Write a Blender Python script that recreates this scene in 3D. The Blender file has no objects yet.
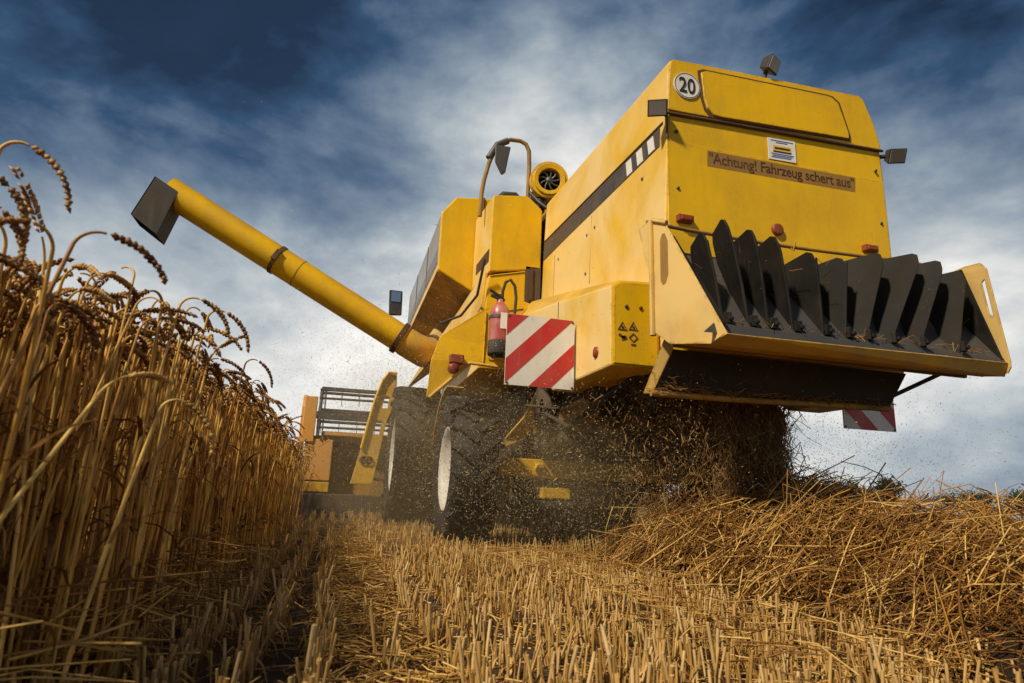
import bpy, math, random
import numpy as np
from mathutils import Vector, Matrix, Euler
from mathutils.geometry import tessellate_polygon

random.seed(5)
RNG = np.random.default_rng(11)
sc = bpy.context.scene
R = math.radians

# ------------------------------------------------------------------ camera
cd = bpy.data.cameras.new("camera")
cam = bpy.data.objects.new("camera", cd)
sc.collection.objects.link(cam)
sc.camera = cam
cd.sensor_width = 36.0
cd.lens = 36.0 * 640.0 / 1024.0
cd.clip_start = 0.05
cd.clip_end = 5000
_rx = Vector((0.96483835, -0.25996284, 0.03881075))      # camera X axis in the world
_ry = Vector((-0.09858596, -0.22104185, 0.97026868))     # camera Y axis
_rz = Vector((-0.243655, -0.93997863, -0.23889834))      # camera Z axis
m = Matrix((_rx, _ry, _rz)).transposed().to_4x4()
m.translation = Vector((0, 0, 0.4))
cam.matrix_world = m
cd.dof.use_dof = True
cd.dof.focus_distance = 3.6
cd.dof.aperture_fstop = 6.3

# ------------------------------------------------------------------ light
SUN = Vector((-0.60, -0.36, 0.71)).normalized()
w = bpy.data.worlds.new("World")
sc.world = w
w.use_nodes = True
nt = w.node_tree
for n in list(nt.nodes):
    nt.nodes.remove(n)


def node(tree, typ, **kw):
    n = tree.nodes.new(typ)
    for k, v in kw.items():
        setattr(n, k, v)
    return n


def inp(n, **kw):
    for k, v in kw.items():
        n.inputs[k.replace("_", " ")].default_value = v


def maths(tree, op, a, b=None, clamp=False):
    n = node(tree, "ShaderNodeMath", operation=op, use_clamp=clamp)
    for i, v in enumerate((a, b)):
        if v is None:
            continue
        if isinstance(v, (int, float)):
            n.inputs[i].default_value = v
        else:
            tree.links.new(v, n.inputs[i])
    return n.outputs[0]


def ramp(tree, fac, stops, interp="LINEAR"):
    n = node(tree, "ShaderNodeValToRGB")
    cr = n.color_ramp
    cr.interpolation = interp
    while len(cr.elements) < len(stops):
        cr.elements.new(0.5)
    for e, (p, c) in zip(cr.elements, stops):
        e.position = p
        e.color = (c[0], c[1], c[2], 1) if not isinstance(c, (int, float)) else (c, c, c, 1)
    tree.links.new(fac, n.inputs[0])
    return n.outputs[0]


def mixc(tree, fac, a, b, blend="MIX"):
    n = node(tree, "ShaderNodeMix", data_type="RGBA", blend_type=blend)
    for sock, v in ((n.inputs[0], fac), (n.inputs[6], a), (n.inputs[7], b)):
        if isinstance(v, (int, float)):
            sock.default_value = v
        elif isinstance(v, tuple):
            sock.default_value = (v[0], v[1], v[2], 1)
        else:
            tree.links.new(v, sock)
    return n.outputs[2]


def build_sky():
    T = nt
    sky = node(T, "ShaderNodeTexSky", sky_type="NISHITA", sun_disc=False)
    sky.sun_elevation = math.asin(SUN.z)
    sky.sun_rotation = math.atan2(SUN.x, SUN.y)
    sky.air_density = 1.0
    sky.dust_density = 0.6
    sky.ozone_density = 3.0
    tc = node(T, "ShaderNodeTexCoord")
    sep = node(T, "ShaderNodeSeparateXYZ")
    T.links.new(tc.outputs["Generated"], sep.inputs[0])
    z = maths(T, "MAXIMUM", sep.outputs[2], 0.0)

    def cloud(scale, detail, off, rough=0.55, dist=0.4, flat=2.2):
        mp = node(T, "ShaderNodeMapping")
        mp.inputs["Location"].default_value = off
        mp.inputs["Rotation"].default_value = (R(6), R(-5), 0.3)
        mp.inputs["Scale"].default_value = (1, 1, flat)
        T.links.new(tc.outputs["Generated"], mp.inputs[0])
        n = node(T, "ShaderNodeTexNoise")
        inp(n, Scale=scale, Detail=detail, Roughness=rough, Distortion=dist)
        T.links.new(mp.outputs[0], n.inputs["Vector"])
        return n.outputs["Fac"]

    big = cloud(1.7, 3, (3.1, 1.7, 0.6), 0.45, 0.0, 1.4)
    mid = cloud(3.6, 7, (0.4, 5.2, 1.3), 0.58, 0.15, 1.7)
    # a lit break in the cloud ahead, bright cloud low down, heavy blue-grey overhead
    def lobe(d, power):
        dp = node(T, "ShaderNodeVectorMath", operation="DOT_PRODUCT")
        dp.inputs[1].default_value = Vector(d).normalized()
        T.links.new(tc.outputs["Generated"], dp.inputs[0])
        return maths(T, "POWER", maths(T, "MAXIMUM", dp.outputs["Value"], 0.0), power)

    low = ramp(T, z, [(0.02, 1.0), (0.17, 0.98), (0.33, 0.66), (0.46, 0.26), (0.60, 0.0)], "EASE")
    g1 = lobe((0.31, 0.82, 0.44), 15.0)
    g2 = lobe((0.73, 0.60, 0.31), 60.0)
    fine = cloud(9.0, 6, (2.2, 0.3, 4.4), 0.55, 0.2, 1.9)
    cover = maths(T, "ADD", maths(T, "MULTIPLY", mid, 0.56), maths(T, "MULTIPLY", big, 0.42))
    cover = maths(T, "ADD", cover, maths(T, "MULTIPLY", fine, 0.16))
    bright = maths(T, "ADD", maths(T, "MULTIPLY", low, 0.70), maths(T, "MULTIPLY", g1, 0.74))
    bright = maths(T, "ADD", bright, maths(T, "MULTIPLY", g2, 0.42))
    for d, power, k in (((0.66, 0.50, 0.56), 22.0, -0.13), ((0.80, 0.59, 0.11), 80.0, -0.27), ((-0.36, 0.80, 0.48), 14.0, -0.03), ((0.47, 0.62, 0.64), 30.0, -0.12)):
        bright = maths(T, "ADD", bright, maths(T, "MULTIPLY", lobe(d, power), k))
    bright = maths(T, "ADD", bright, maths(T, "MULTIPLY", maths(T, "SUBTRACT", cover, 0.575), 1.9))
    cloud_col = ramp(T, bright, [(0.0, (0.014, 0.032, 0.068)), (0.16, (0.036, 0.082, 0.165)), (0.32, (0.125, 0.185, 0.275)),
                                 (0.50, (0.26, 0.325, 0.40)), (0.70, (0.50, 0.55, 0.58)), (0.88, (0.80, 0.80, 0.78)), (1.0, (1.0, 0.98, 0.93))])
    skyc = mixc(T, 1.0, sky.outputs[0], (0.06, 0.06, 0.06), "MULTIPLY")
    mask = ramp(T, cover, [(0.40, 0.80), (0.60, 0.97)])
    col = mixc(T, mask, skyc, cloud_col)
    bg = node(T, "ShaderNodeBackground")
    bg.inputs[1].default_value = 1.0
    T.links.new(col, bg.inputs[0])
    out = node(T, "ShaderNodeOutputWorld")
    T.links.new(bg.outputs[0], out.inputs[0])


build_sky()
sl = bpy.data.lights.new("sun", "SUN")
sl.energy = 4.8
sl.angle = R(4.0)
sl.color = (1.0, 0.86, 0.64)
sun = bpy.data.objects.new("sun", sl)
sc.collection.objects.link(sun)
sun.rotation_euler = SUN.to_track_quat("Z", "Y").to_euler()
sun.location = (-6, -4, 8)
sc.view_settings.view_transform = "Standard"
sc.view_settings.look = "None"
sc.view_settings.exposure = 0.0
sc.view_settings.gamma = 1.0
sc.view_settings.use_curve_mapping = False
sc.cycles.max_bounces = 6
sc.cycles.use_denoising = True


# ------------------------------------------------------------------ materials
def mat(name, col, rough=0.5, metal=0.0, spec=0.5):
    mt = bpy.data.materials.new(name)
    mt.use_nodes = True
    b = mt.node_tree.nodes["Principled BSDF"]
    b.inputs["Base Color"].default_value = (*col, 1)
    b.inputs["Roughness"].default_value = rough
    b.inputs["Metallic"].default_value = metal
    b.inputs["Specular IOR Level"].default_value = spec
    return mt


def obj_noise(T, scale, detail=6, rough=0.6, dist=0.0, stretch=(1, 1, 1)):
    g = node(T, "ShaderNodeNewGeometry")
    mp = node(T, "ShaderNodeMapping")
    mp.inputs["Scale"].default_value = stretch
    T.links.new(g.outputs["Position"], mp.inputs[0])
    n = node(T, "ShaderNodeTexNoise")
    inp(n, Scale=scale, Detail=detail, Roughness=rough, Distortion=dist)
    T.links.new(mp.outputs[0], n.inputs["Vector"])
    return n.outputs["Fac"]


def worn(name, col, dirt, rough=0.4, amount=0.5, chip=None, metal=0.0, bump=0.02, coat=0.0, streak=True, lit_side_tone=None):
    """paint with a coating of field dust, run marks, specks and chips"""
    mt = mat(name, col, rough, metal)
    T = mt.node_tree
    b = T.nodes["Principled BSDF"]
    n1 = obj_noise(T, 2.3, 8, 0.65, 0.3)
    n2 = obj_noise(T, 9.0, 6, 0.7, 0.2, (1, 1, 0.22) if streak else (1, 1, 1))
    n3 = obj_noise(T, 95.0, 3, 0.6)
    c = mixc(T, maths(T, "MULTIPLY", ramp(T, n1, [(0.40, 0.0), (0.70, 1.0)]), amount), col, dirt)
    c = mixc(T, maths(T, "MULTIPLY", ramp(T, n2, [(0.48, 0.0), (0.72, 1.0)]), amount * 0.7), c, dirt)
    spk = ramp(T, n3, [(0.66, 0.0), (0.72, 1.0)])
    c = mixc(T, maths(T, "MULTIPLY", spk, 0.45 * amount + 0.1), c, tuple(0.35 * x for x in dirt))
    n5 = obj_noise(T, 48.0, 5, 0.8, 0.3)
    c = mixc(T, maths(T, "MULTIPLY", ramp(T, n5, [(0.57, 0.0), (0.66, 1.0)]), maths(T, "MULTIPLY", ramp(T, n1, [(0.42, 0.15), (0.62, 1.0)]), 0.55 * amount + 0.1)), c, tuple(0.5 * x for x in dirt))
    # scuffs: thin slanting scratches
    n7 = obj_noise(T, 3.2, 3, 0.5, 1.2, (30, 30, 1.2))
    n8 = obj_noise(T, 2.0, 4, 0.6)
    sc7 = maths(T, "MULTIPLY", ramp(T, n7, [(0.66, 0.0), (0.70, 1.0)]), ramp(T, n8, [(0.50, 0.0), (0.60, 0.5)]))
    c = mixc(T, sc7, c, tuple(0.6 * x + 0.12 for x in dirt))
    if chip:
        n4 = obj_noise(T, 26.0, 9, 0.75, 0.6)
        c = mixc(T, ramp(T, n4, [(0.665, 0.0), (0.69, 1.0)]), c, chip)
    if lit_side_tone:
        # paler colour paints sunlit sheen into the left side; dust layer on ledges, bare worn paint along the edges
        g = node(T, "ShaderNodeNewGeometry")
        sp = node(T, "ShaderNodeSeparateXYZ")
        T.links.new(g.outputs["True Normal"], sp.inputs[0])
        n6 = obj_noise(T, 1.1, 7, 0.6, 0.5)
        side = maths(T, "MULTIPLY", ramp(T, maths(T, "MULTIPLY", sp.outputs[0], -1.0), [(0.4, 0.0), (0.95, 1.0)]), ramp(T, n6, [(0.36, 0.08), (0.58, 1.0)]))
        c = mixc(T, maths(T, "MULTIPLY", side, 0.85), c, lit_side_tone)
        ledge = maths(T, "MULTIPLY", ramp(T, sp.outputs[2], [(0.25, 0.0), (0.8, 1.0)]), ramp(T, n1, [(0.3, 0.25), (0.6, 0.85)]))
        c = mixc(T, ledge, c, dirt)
        bv = node(T, "ShaderNodeBevel", samples=4)
        bv.inputs["Radius"].default_value = 0.022
        dp = node(T, "ShaderNodeVectorMath", operation="DOT_PRODUCT")
        T.links.new(bv.outputs[0], dp.inputs[0])
        T.links.new(g.outputs["Normal"], dp.inputs[1])
        edge = ramp(T, dp.outputs["Value"], [(0.86, 1.0), (0.985, 0.0)])
        edge = maths(T, "MULTIPLY", edge, ramp(T, obj_noise(T, 14.0, 6, 0.75), [(0.46, 0.0), (0.62, 0.85)]))
        c = mixc(T, edge, c, (0.13, 0.062, 0.022))
        b.inputs["Specular IOR Level"].default_value = 0.3
    T.links.new(c, b.inputs["Base Color"])
    rr = node(T, "ShaderNodeMapRange")
    inp(rr, From_Min=0.3, From_Max=0.75, To_Min=rough - 0.1, To_Max=rough + 0.3)
    T.links.new(n1, rr.inputs["Value"])
    T.links.new(rr.outputs[0], b.inputs["Roughness"])
    b.inputs["Coat Weight"].default_value = coat
    b.inputs["Coat Roughness"].default_value = 0.25
    bp = node(T, "ShaderNodeBump")
    bp.inputs["Strength"].default_value = 0.4
    bp.inputs["Distance"].default_value = bump
    big = obj_noise(T, 1.6, 3, 0.5)
    T.links.new(maths(T, "ADD", big, maths(T, "MULTIPLY", n3, 0.02)), bp.inputs["Height"])
    T.links.new(bp.outputs[0], b.inputs["Normal"])
    return mt


DIRT = (0.36, 0.25, 0.12)
M = {}
M["yellow"] = worn("yellow_paint", (0.80, 0.475, 0.003), (0.38, 0.21, 0.025), 0.36, 0.36, (0.20, 0.10, 0.045), coat=0.12, lit_side_tone=(0.84, 0.62, 0.27))
M["yellow_dusty"] = worn("dusty_yellow_paint", (0.68, 0.39, 0.03), DIRT, 0.5, 0.75, (0.16, 0.09, 0.05), lit_side_tone=(0.74, 0.52, 0.20))
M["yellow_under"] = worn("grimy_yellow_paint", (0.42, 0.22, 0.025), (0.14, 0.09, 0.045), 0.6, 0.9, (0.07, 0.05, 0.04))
M["black"] = worn("black_paint", (0.018, 0.018, 0.019), (0.10, 0.078, 0.05), 0.5, 0.5, (0.12, 0.11, 0.10))
M["vane"] = worn("worn_black_steel", (0.007, 0.007, 0.007), (0.030, 0.023, 0.016), 0.62, 0.6, (0.10, 0.075, 0.055))
M["vane"].node_tree.nodes["Principled BSDF"].inputs["Specular IOR Level"].default_value = 0.22
M["steel"] = worn("scuffed_grey_steel", (0.10, 0.105, 0.115), (0.12, 0.09, 0.06), 0.45, 0.5, None, 0.6)
M["tray"] = worn("dusty_dark_tray", (0.045, 0.046, 0.05), (0.07, 0.052, 0.034), 0.5, 0.6, (0.16, 0.14, 0.12))
M["rubber"] = worn("black_rubber", (0.022, 0.021, 0.020), (0.13, 0.10, 0.065), 0.75, 0.55)
M["flap"] = worn("dusty_rubber_flap", (0.014, 0.013, 0.012), (0.06, 0.042, 0.022), 0.7, 0.6)
M["tyre"] = worn("tyre_rubber", (0.014, 0.0135, 0.013), (0.06, 0.046, 0.03), 0.7, 0.4, streak=False)
M["rim"] = worn("pale_rim_paint", (0.70, 0.69, 0.66), (0.40, 0.33, 0.24), 0.45, 0.45)
M["tank_grey"] = worn("weathered_grey_sheet", (0.40, 0.41, 0.42), (0.28, 0.25, 0.21), 0.4, 0.6, None, 0.3)
M["white"] = worn("white_film", (0.78, 0.78, 0.76), (0.50, 0.42, 0.32), 0.45, 0.35)
M["red"] = worn("red_film", (0.52, 0.018, 0.022), (0.36, 0.16, 0.10), 0.42, 0.35)
M["ext_red"] = worn("extinguisher_red", (0.36, 0.022, 0.028), (0.50, 0.34, 0.30), 0.3, 0.75, (0.6, 0.55, 0.5))
M["ink"] = mat("black_ink", (0.022, 0.018, 0.015), 0.55)
M["brown_ink"] = worn("faded_brown_ink", (0.040, 0.014, 0.008), (0.24, 0.12, 0.03), 0.6, 0.30, streak=False)
M["banner"] = worn("faded_banner_film", (0.33, 0.17, 0.025), (0.20, 0.11, 0.03), 0.55, 0.6)
M["seam"] = worn("rubber_seam", (0.06, 0.028, 0.012), (0.16, 0.08, 0.03), 0.6, 0.6)
M["stripe"] = worn("dark_stripe_film", (0.045, 0.045, 0.05), (0.16, 0.11, 0.06), 0.4, 0.5)
M["stripe_grey"] = worn("dull_grey_strip", (0.20, 0.20, 0.21), (0.22, 0.18, 0.13), 0.4, 0.6)
M["amber"] = worn("amber_lens", (0.24, 0.035, 0.008), (0.20, 0.09, 0.03), 0.4, 0.6)
M["redlens"] = worn("red_lens", (0.20, 0.012, 0.010), (0.2, 0.09, 0.05), 0.35, 0.5)
M["glass"] = worn("lamp_glass", (0.34, 0.33, 0.31), (0.2, 0.15, 0.1), 0.3, 0.5)
M["blue"] = mat("blue_print", (0.06, 0.12, 0.36), 0.5)
M["sticker_yellow"] = mat("yellow_print", (0.72, 0.45, 0.03), 0.5)
M["mirror"] = mat("mirror_glass", (0.5, 0.52, 0.55), 0.08, 1.0)
M["cabglass"] = mat("cab_glass", (0.05, 0.06, 0.07), 0.08)
M["orange"] = worn("faded_orange_sheet", (0.68, 0.32, 0.06), (0.50, 0.34, 0.15), 0.5, 0.5)
M["engine"] = worn("engine_grime", (0.07, 0.05, 0.035), (0.12, 0.09, 0.055), 0.75, 0.7)


def straw_mat(name, a, b_, c_, rough=0.55, trans=0.12):
    mt = mat(name, a, rough)
    T = mt.node_tree
    b = T.nodes["Principled BSDF"]
    at = node(T, "ShaderNodeAttribute", attribute_name="tint")
    col = ramp(T, at.outputs["Fac"], [(0.0, a), (0.5, b_), (1.0, c_)])
    n = obj_noise(T, 40.0, 4, 0.7, 0.0, (1, 1, 0.25))
    col = mixc(T, ramp(T, n, [(0.45, 0.0), (0.75, 0.55)]), col, tuple(0.42 * x for x in a))
    T.links.new(col, b.inputs["Base Color"])
    b.inputs["Subsurface Weight"].default_value = 0.0
    if trans > 0:
        tr = node(T, "ShaderNodeBsdfTranslucent")
        T.links.new(col, tr.inputs[0])
        mx = node(T, "ShaderNodeMixShader")
        mx.inputs[0].default_value = trans
        T.links.new(b.outputs[0], mx.inputs[1])
        T.links.new(tr.outputs[0], mx.inputs[2])
        T.links.new(mx.outputs[0], T.nodes["Material Output"].inputs[0])
    return mt


M["wheat"] = straw_mat("ripe_wheat", (0.28, 0.11, 0.012), (0.62, 0.32, 0.045), (0.84, 0.54, 0.14), 0.5, 0.04)
M["ear"] = straw_mat("ripe_ear", (0.17, 0.062, 0.011), (0.38, 0.175, 0.034), (0.66, 0.39, 0.11))
M["leaf"] = straw_mat("dry_leaf", (0.12, 0.05, 0.014), (0.26, 0.12, 0.035), (0.46, 0.26, 0.08), trans=0.25)
M["stubble"] = straw_mat("cut_stubble", (0.26, 0.12, 0.025), (0.56, 0.33, 0.09), (0.80, 0.58, 0.27))
M["straw"] = straw_mat("threshed_straw", (0.17, 0.066, 0.012), (0.50, 0.26, 0.045), (0.84, 0.57, 0.18))
M["chaff"] = straw_mat("chaff_flakes", (0.30, 0.20, 0.09), (0.60, 0.44, 0.22), (0.84, 0.70, 0.44), trans=0.35)
M["darkstraw"] = straw_mat("falling_straw", (0.14, 0.065, 0.02), (0.34, 0.18, 0.05), (0.60, 0.38, 0.13), trans=0.3)


# ------------------------------------------------------------------ mesh builder
class MB:
    def __init__(self):
        self.v, self.f, self.mi, self.sm = [], [], [], []

    def add(self, vs, fs, mi=0, smooth=False):
        o = len(self.v)
        self.v += [tuple(x) for x in vs]
        for f in fs:
            self.f.append(tuple(i + o for i in f))
            self.mi.append(mi)
            self.sm.append(smooth)
        return self

    def box(self, c, s, rot=None, mi=0):
        vs = []
        Q = Euler(rot).to_matrix() if rot else Matrix.Identity(3)
        for x in (-1, 1):
            for y in (-1, 1):
                for z in (-1, 1):
                    vs.append(Vector(c) + Q @ Vector((x * s[0] / 2, y * s[1] / 2, z * s[2] / 2)))
        return self.add(vs, [(0, 1, 3, 2), (4, 6, 7, 5), (0, 4, 5, 1), (2, 3, 7, 6), (0, 2, 6, 4), (1, 5, 7, 3)], mi)

    def loft(self, a, b, mi=0):
        """solid between two matching outlines of 3D points"""
        n = len(a)
        tris = tessellate_polygon([[Vector(p) for p in a]])
        fs = [tuple(t) for t in tris] + [tuple(n + i for i in reversed(t)) for t in tris]
        fs += [(i, (i + 1) % n, n + (i + 1) % n, n + i) for i in range(n)]
        return self.add(list(a) + list(b), fs, mi)

    def prism_y(self, xz, y0, y1, mi=0):
        return self.loft([(x, y0, z) for x, z in xz], [(x, y1, z) for x, z in xz], mi)

    def prism_x(self, yz, x0, x1, mi=0):
        return self.loft([(x0, y, z) for y, z in yz], [(x1, y, z) for y, z in yz], mi)

    def sheet(self, pts, off, holes=(), mi=0):
        """plate from an outline of 3D points, thickness vector off, with holes"""
        loops = [pts] + list(holes)
        flat = [Vector(p) for l in loops for p in l]
        tris = tessellate_polygon([[Vector(p) for p in l] for l in loops])
        n = len(flat)
        o = Vector(off)
        fs = [tuple(t) for t in tris] + [tuple(n + i for i in reversed(t)) for t in tris]
        st = 0
        for l in loops:
            k = len(l)
            fs += [(st + i, st + (i + 1) % k, n + st + (i + 1) % k, n + st + i) for i in range(k)]
            st += k
        return self.add(flat + [p + o for p in flat], fs, mi)

    def tube(self, path, r, seg=10, mi=0, cap=True):
        P = [Vector(p) for p in path]
        rs = r if isinstance(r, (list, tuple)) else [r] * len(P)
        vs, fs = [], []
        up = None
        for i, p in enumerate(P):
            d = (P[min(i + 1, len(P) - 1)] - P[max(i - 1, 0)]).normalized()
            if up is None:
                up = d.orthogonal().normalized()
            up = (up - d * up.dot(d)).normalized()
            s = d.cross(up)
            for k in range(seg):
                a = 2 * math.pi * k / seg
                vs.append(p + (up * math.cos(a) + s * math.sin(a)) * rs[i])
        for i in range(len(P) - 1):
            for k in range(seg):
                k2 = (k + 1) % seg
                fs.append((i * seg + k, i * seg + k2, (i + 1) * seg + k2, (i + 1) * seg + k))
        self.add(vs, fs, mi, True)
        if cap:
            self.add(vs[:seg], [tuple(reversed(range(seg)))], mi)
            self.add(vs[-seg:], [tuple(range(seg))], mi)
        return self

    def lathe(self, prof, c, axis=(1, 0, 0), seg=48, mi=0, closed=False, smooth=True):
        """profile of (along, radius) spun round an axis through c"""
        ax = Vector(axis).normalized()
        u = ax.orthogonal().normalized()
        s = ax.cross(u)
        vs, fs = [], []
        n = len(prof)
        for k in range(seg):
            a = 2 * math.pi * k / seg
            d = u * math.cos(a) + s * math.sin(a)
            for t, r in prof:
                vs.append(Vector(c) + ax * t + d * r)
        for k in range(seg):
            k2 = (k + 1) % seg
            for i in range(n if closed else n - 1):
                j = (i + 1) % n
                fs.append((k * n + i, k * n + j, k2 * n + j, k2 * n + i))
        return self.add(vs, fs, mi, smooth)

    def text(self, body, origin, ux, uz, height, depth=0.002, mi=0, width=None, bold=0.0, slack=1.0):
        """lettering laid on the plane of ux (reading direction) and uz"""
        cu = bpy.data.curves.new("lettering", "FONT")
        cu.body = body
        cu.offset = bold
        cu.resolution_u = 5
        cu.space_character = slack
        o = bpy.data.objects.new("lettering", cu)
        sc.collection.objects.link(o)
        dg = bpy.context.evaluated_depsgraph_get()
        me = bpy.data.meshes.new_from_object(o.evaluated_get(dg))
        vs = [v.co.copy() for v in me.vertices]
        fs = [tuple(p.vertices) for p in me.polygons]
        bpy.data.objects.remove(o)
        bpy.data.curves.remove(cu)
        bpy.data.meshes.remove(me)
        x0, x1 = min(v.x for v in vs), max(v.x for v in vs)
        y0, y1 = min(v.y for v in vs), max(v.y for v in vs)
        sy = height / (y1 - y0)
        sx = width / (x1 - x0) if width else sy
        ux, uz = Vector(ux), Vector(uz)
        nn = ux.cross(uz)
        pts = [Vector(origin) + ux * (v.x - x0) * sx + uz * (v.y - y0) * sy + nn * depth for v in vs]
        return self.add(pts, fs, mi)

    def build(self, name, mats, parent=None, bevel=0.0, origin=None, seg=2):
        V = np.array(self.v, dtype=np.float64)
        c = Vector(origin) if origin is not None else Vector(((V.min(0) + V.max(0)) / 2).tolist())
        me = bpy.data.meshes.new(name)
        me.from_pydata([tuple(Vector(v) - c) for v in self.v], [], self.f)
        if not isinstance(mats, (list, tuple)):
            mats = [mats]
        for k in mats:
            me.materials.append(k)
        me.polygons.foreach_set("material_index", self.mi)
        me.polygons.foreach_set("use_smooth", self.sm)
        me.update()
        bmf(me)
        o = bpy.data.objects.new(name, me)
        sc.collection.objects.link(o)
        put(o, c, parent)
        if bevel:
            b = o.modifiers.new("edge", "BEVEL")
            b.width = bevel
            b.segments = seg
            b.limit_method = "ANGLE"
            b.angle_limit = R(35)
            b.harden_normals = False
        return o


def bmf(me):
    import bmesh
    b = bmesh.new()
    b.from_mesh(me)
    bmesh.ops.recalc_face_normals(b, faces=b.faces)
    b.to_mesh(me)
    b.free()


WLOC = {}


def put(o, loc, parent=None):
    loc = Vector(loc)
    WLOC[o.name] = loc
    if parent is not None:
        o.parent = parent
        o.location = loc - WLOC[parent.name]
    else:
        o.location = loc


def empty(name, loc, parent=None):
    o = bpy.data.objects.new(name, None)
    o.empty_display_size = 0.2
    sc.collection.objects.link(o)
    put(o, loc, parent)
    return o


def tag(o, label=None, cat=None, group=None, kind=None):
    for k, v in (("label", label), ("category", cat), ("group", group), ("kind", kind)):
        if v:
            o[k] = v
    return o


def bulk(name, V, F, tint, material, smooth=False, nmat=None, mats=None):
    """one big mesh from arrays of quads/tris (F: list of int arrays with equal row size)"""
    me = bpy.data.meshes.new(name)
    nv = len(V)
    loops = np.concatenate([f.ravel() for f in F])
    sizes = np.concatenate([np.full(len(f), f.shape[1]) for f in F])
    starts = np.concatenate([[0], np.cumsum(sizes)[:-1]])
    me.vertices.add(nv)
    me.vertices.foreach_set("co", np.asarray(V, dtype=np.float32).ravel())
    me.loops.add(len(loops))
    me.loops.foreach_set("vertex_index", loops.astype(np.int32))
    me.polygons.add(len(sizes))
    me.polygons.foreach_set("loop_start", starts.astype(np.int32))
    me.polygons.foreach_set("loop_total", sizes.astype(np.int32))
    if smooth:
        me.polygons.foreach_set("use_smooth", np.ones(len(sizes), dtype=bool))
    for k in (mats or [material]):
        me.materials.append(k)
    if nmat is not None:
        me.polygons.foreach_set("material_index", nmat.astype(np.int32))
    a = me.attributes.new("tint", "FLOAT", "POINT")
    a.data.foreach_set("value", np.asarray(tint, dtype=np.float32))
    me.update(calc_edges=True)
    me.validate()
    o = bpy.data.objects.new(name, me)
    sc.collection.objects.link(o)
    return o


# ------------------------------------------------------------------ ground
def ground_height(x, y):
    return 0.012 * np.sin(x * 3.1 + 0.4 * np.sin(y * 1.3)) + 0.008 * np.sin(y * 2.3 + x)


def make_ground():
    xs = np.concatenate([-np.geomspace(3000, 3.2, 22), np.linspace(-3, 7, 101), np.geomspace(7.3, 3000, 22)])
    ys = np.concatenate([-np.geomspace(800, 1.2, 14), np.linspace(-1, 12, 131), np.geomspace(12.4, 4000, 26)])
    X, Y = np.meshgrid(xs, ys)
    near = np.exp(-np.maximum(0, np.hypot(X, Y) - 9) / 4)
    Z = ground_height(X, Y) * near
    V = np.stack([X.ravel(), Y.ravel(), Z.ravel()], 1)
    nx, ny = len(xs), len(ys)
    i = np.arange(nx - 1)[None, :] + nx * np.arange(ny - 1)[:, None]
    F = np.stack([i, i + 1, i + 1 + nx, i + nx], -1).reshape(-1, 4)
    mt = mat("field_soil", (0.1, 0.06, 0.03), 0.95)
    T = mt.node_tree
    b = T.nodes["Principled BSDF"]
    n1 = obj_noise(T, 3.0, 8, 0.7)
    n2 = obj_noise(T, 60.0, 5, 0.7, 0.0, (1, 0.3, 1))
    c = ramp(T, n1, [(0.3, (0.030, 0.018, 0.010)), (0.7, (0.080, 0.048, 0.024))])
    c = mixc(T, ramp(T, n2, [(0.52, 0.0), (0.66, 0.6)]), c, (0.22, 0.13, 0.05))
    # far stubble reads as a tan carpet
    g = node(T, "ShaderNodeNewGeometry")
    ln = node(T, "ShaderNodeVectorMath", operation="LENGTH")
    T.links.new(g.outputs["Position"], ln.inputs[0])
    far = node(T, "ShaderNodeMapRange")
    inp(far, From_Min=12.0, From_Max=30.0, To_Min=0.0, To_Max=0.85)
    T.links.new(ln.outputs["Value"], far.inputs["Value"])
    c = mixc(T, far.outputs[0], c, (0.36, 0.24, 0.10))
    T.links.new(c, b.inputs["Base Color"])
    bp = node(T, "ShaderNodeBump")
    bp.inputs["Strength"].default_value = 0.9
    bp.inputs["Distance"].default_value = 0.03
    T.links.new(maths(T, "ADD", n2, obj_noise(T, 18.0, 8, 0.7)), bp.inputs["Height"])
    T.links.new(bp.outputs[0], b.inputs["Normal"])
    o = bulk("field_ground", V, [F], np.zeros(len(V)), mt, True)
    o["kind"] = "structure"


make_ground()

# ------------------------------------------------------------------ combine harvester
ROOT = empty("combine_harvester", (2.35, 5.4, 0))
tag(ROOT, "big yellow combine harvester seen from behind, unloading auger swung out over the standing wheat", "combine harvester")
CX = 2.35


def mirx(x):
    return 2 * CX - x


# --- straw hood (rear body)
y0, y1 = 2.9, 5.2
rear = [(1.60, 1.16), (1.585, 1.9), (1.61, 2.56), (1.625, 2.90), (1.645, 2.925), (2.95, 2.965), (2.985, 2.945), (3.045, 2.78), (3.078, 2.62), (3.085, 2.40), (3.085, 1.16)]
front = [(1.60, 1.30), (1.595, 1.95), (1.61, 2.66), (1.625, 3.05), (1.645, 3.075), (3.02, 3.10), (3.05, 3.08), (3.09, 2.92), (3.10, 2.70), (3.10, 2.45), (3.10, 1.30)]
b = MB().loft([(x, y0, z) for x, z in rear], [(x, y1, z) for x, z in front])
hood = b.build("straw_hood", M["yellow"], ROOT, 0.014)
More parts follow.
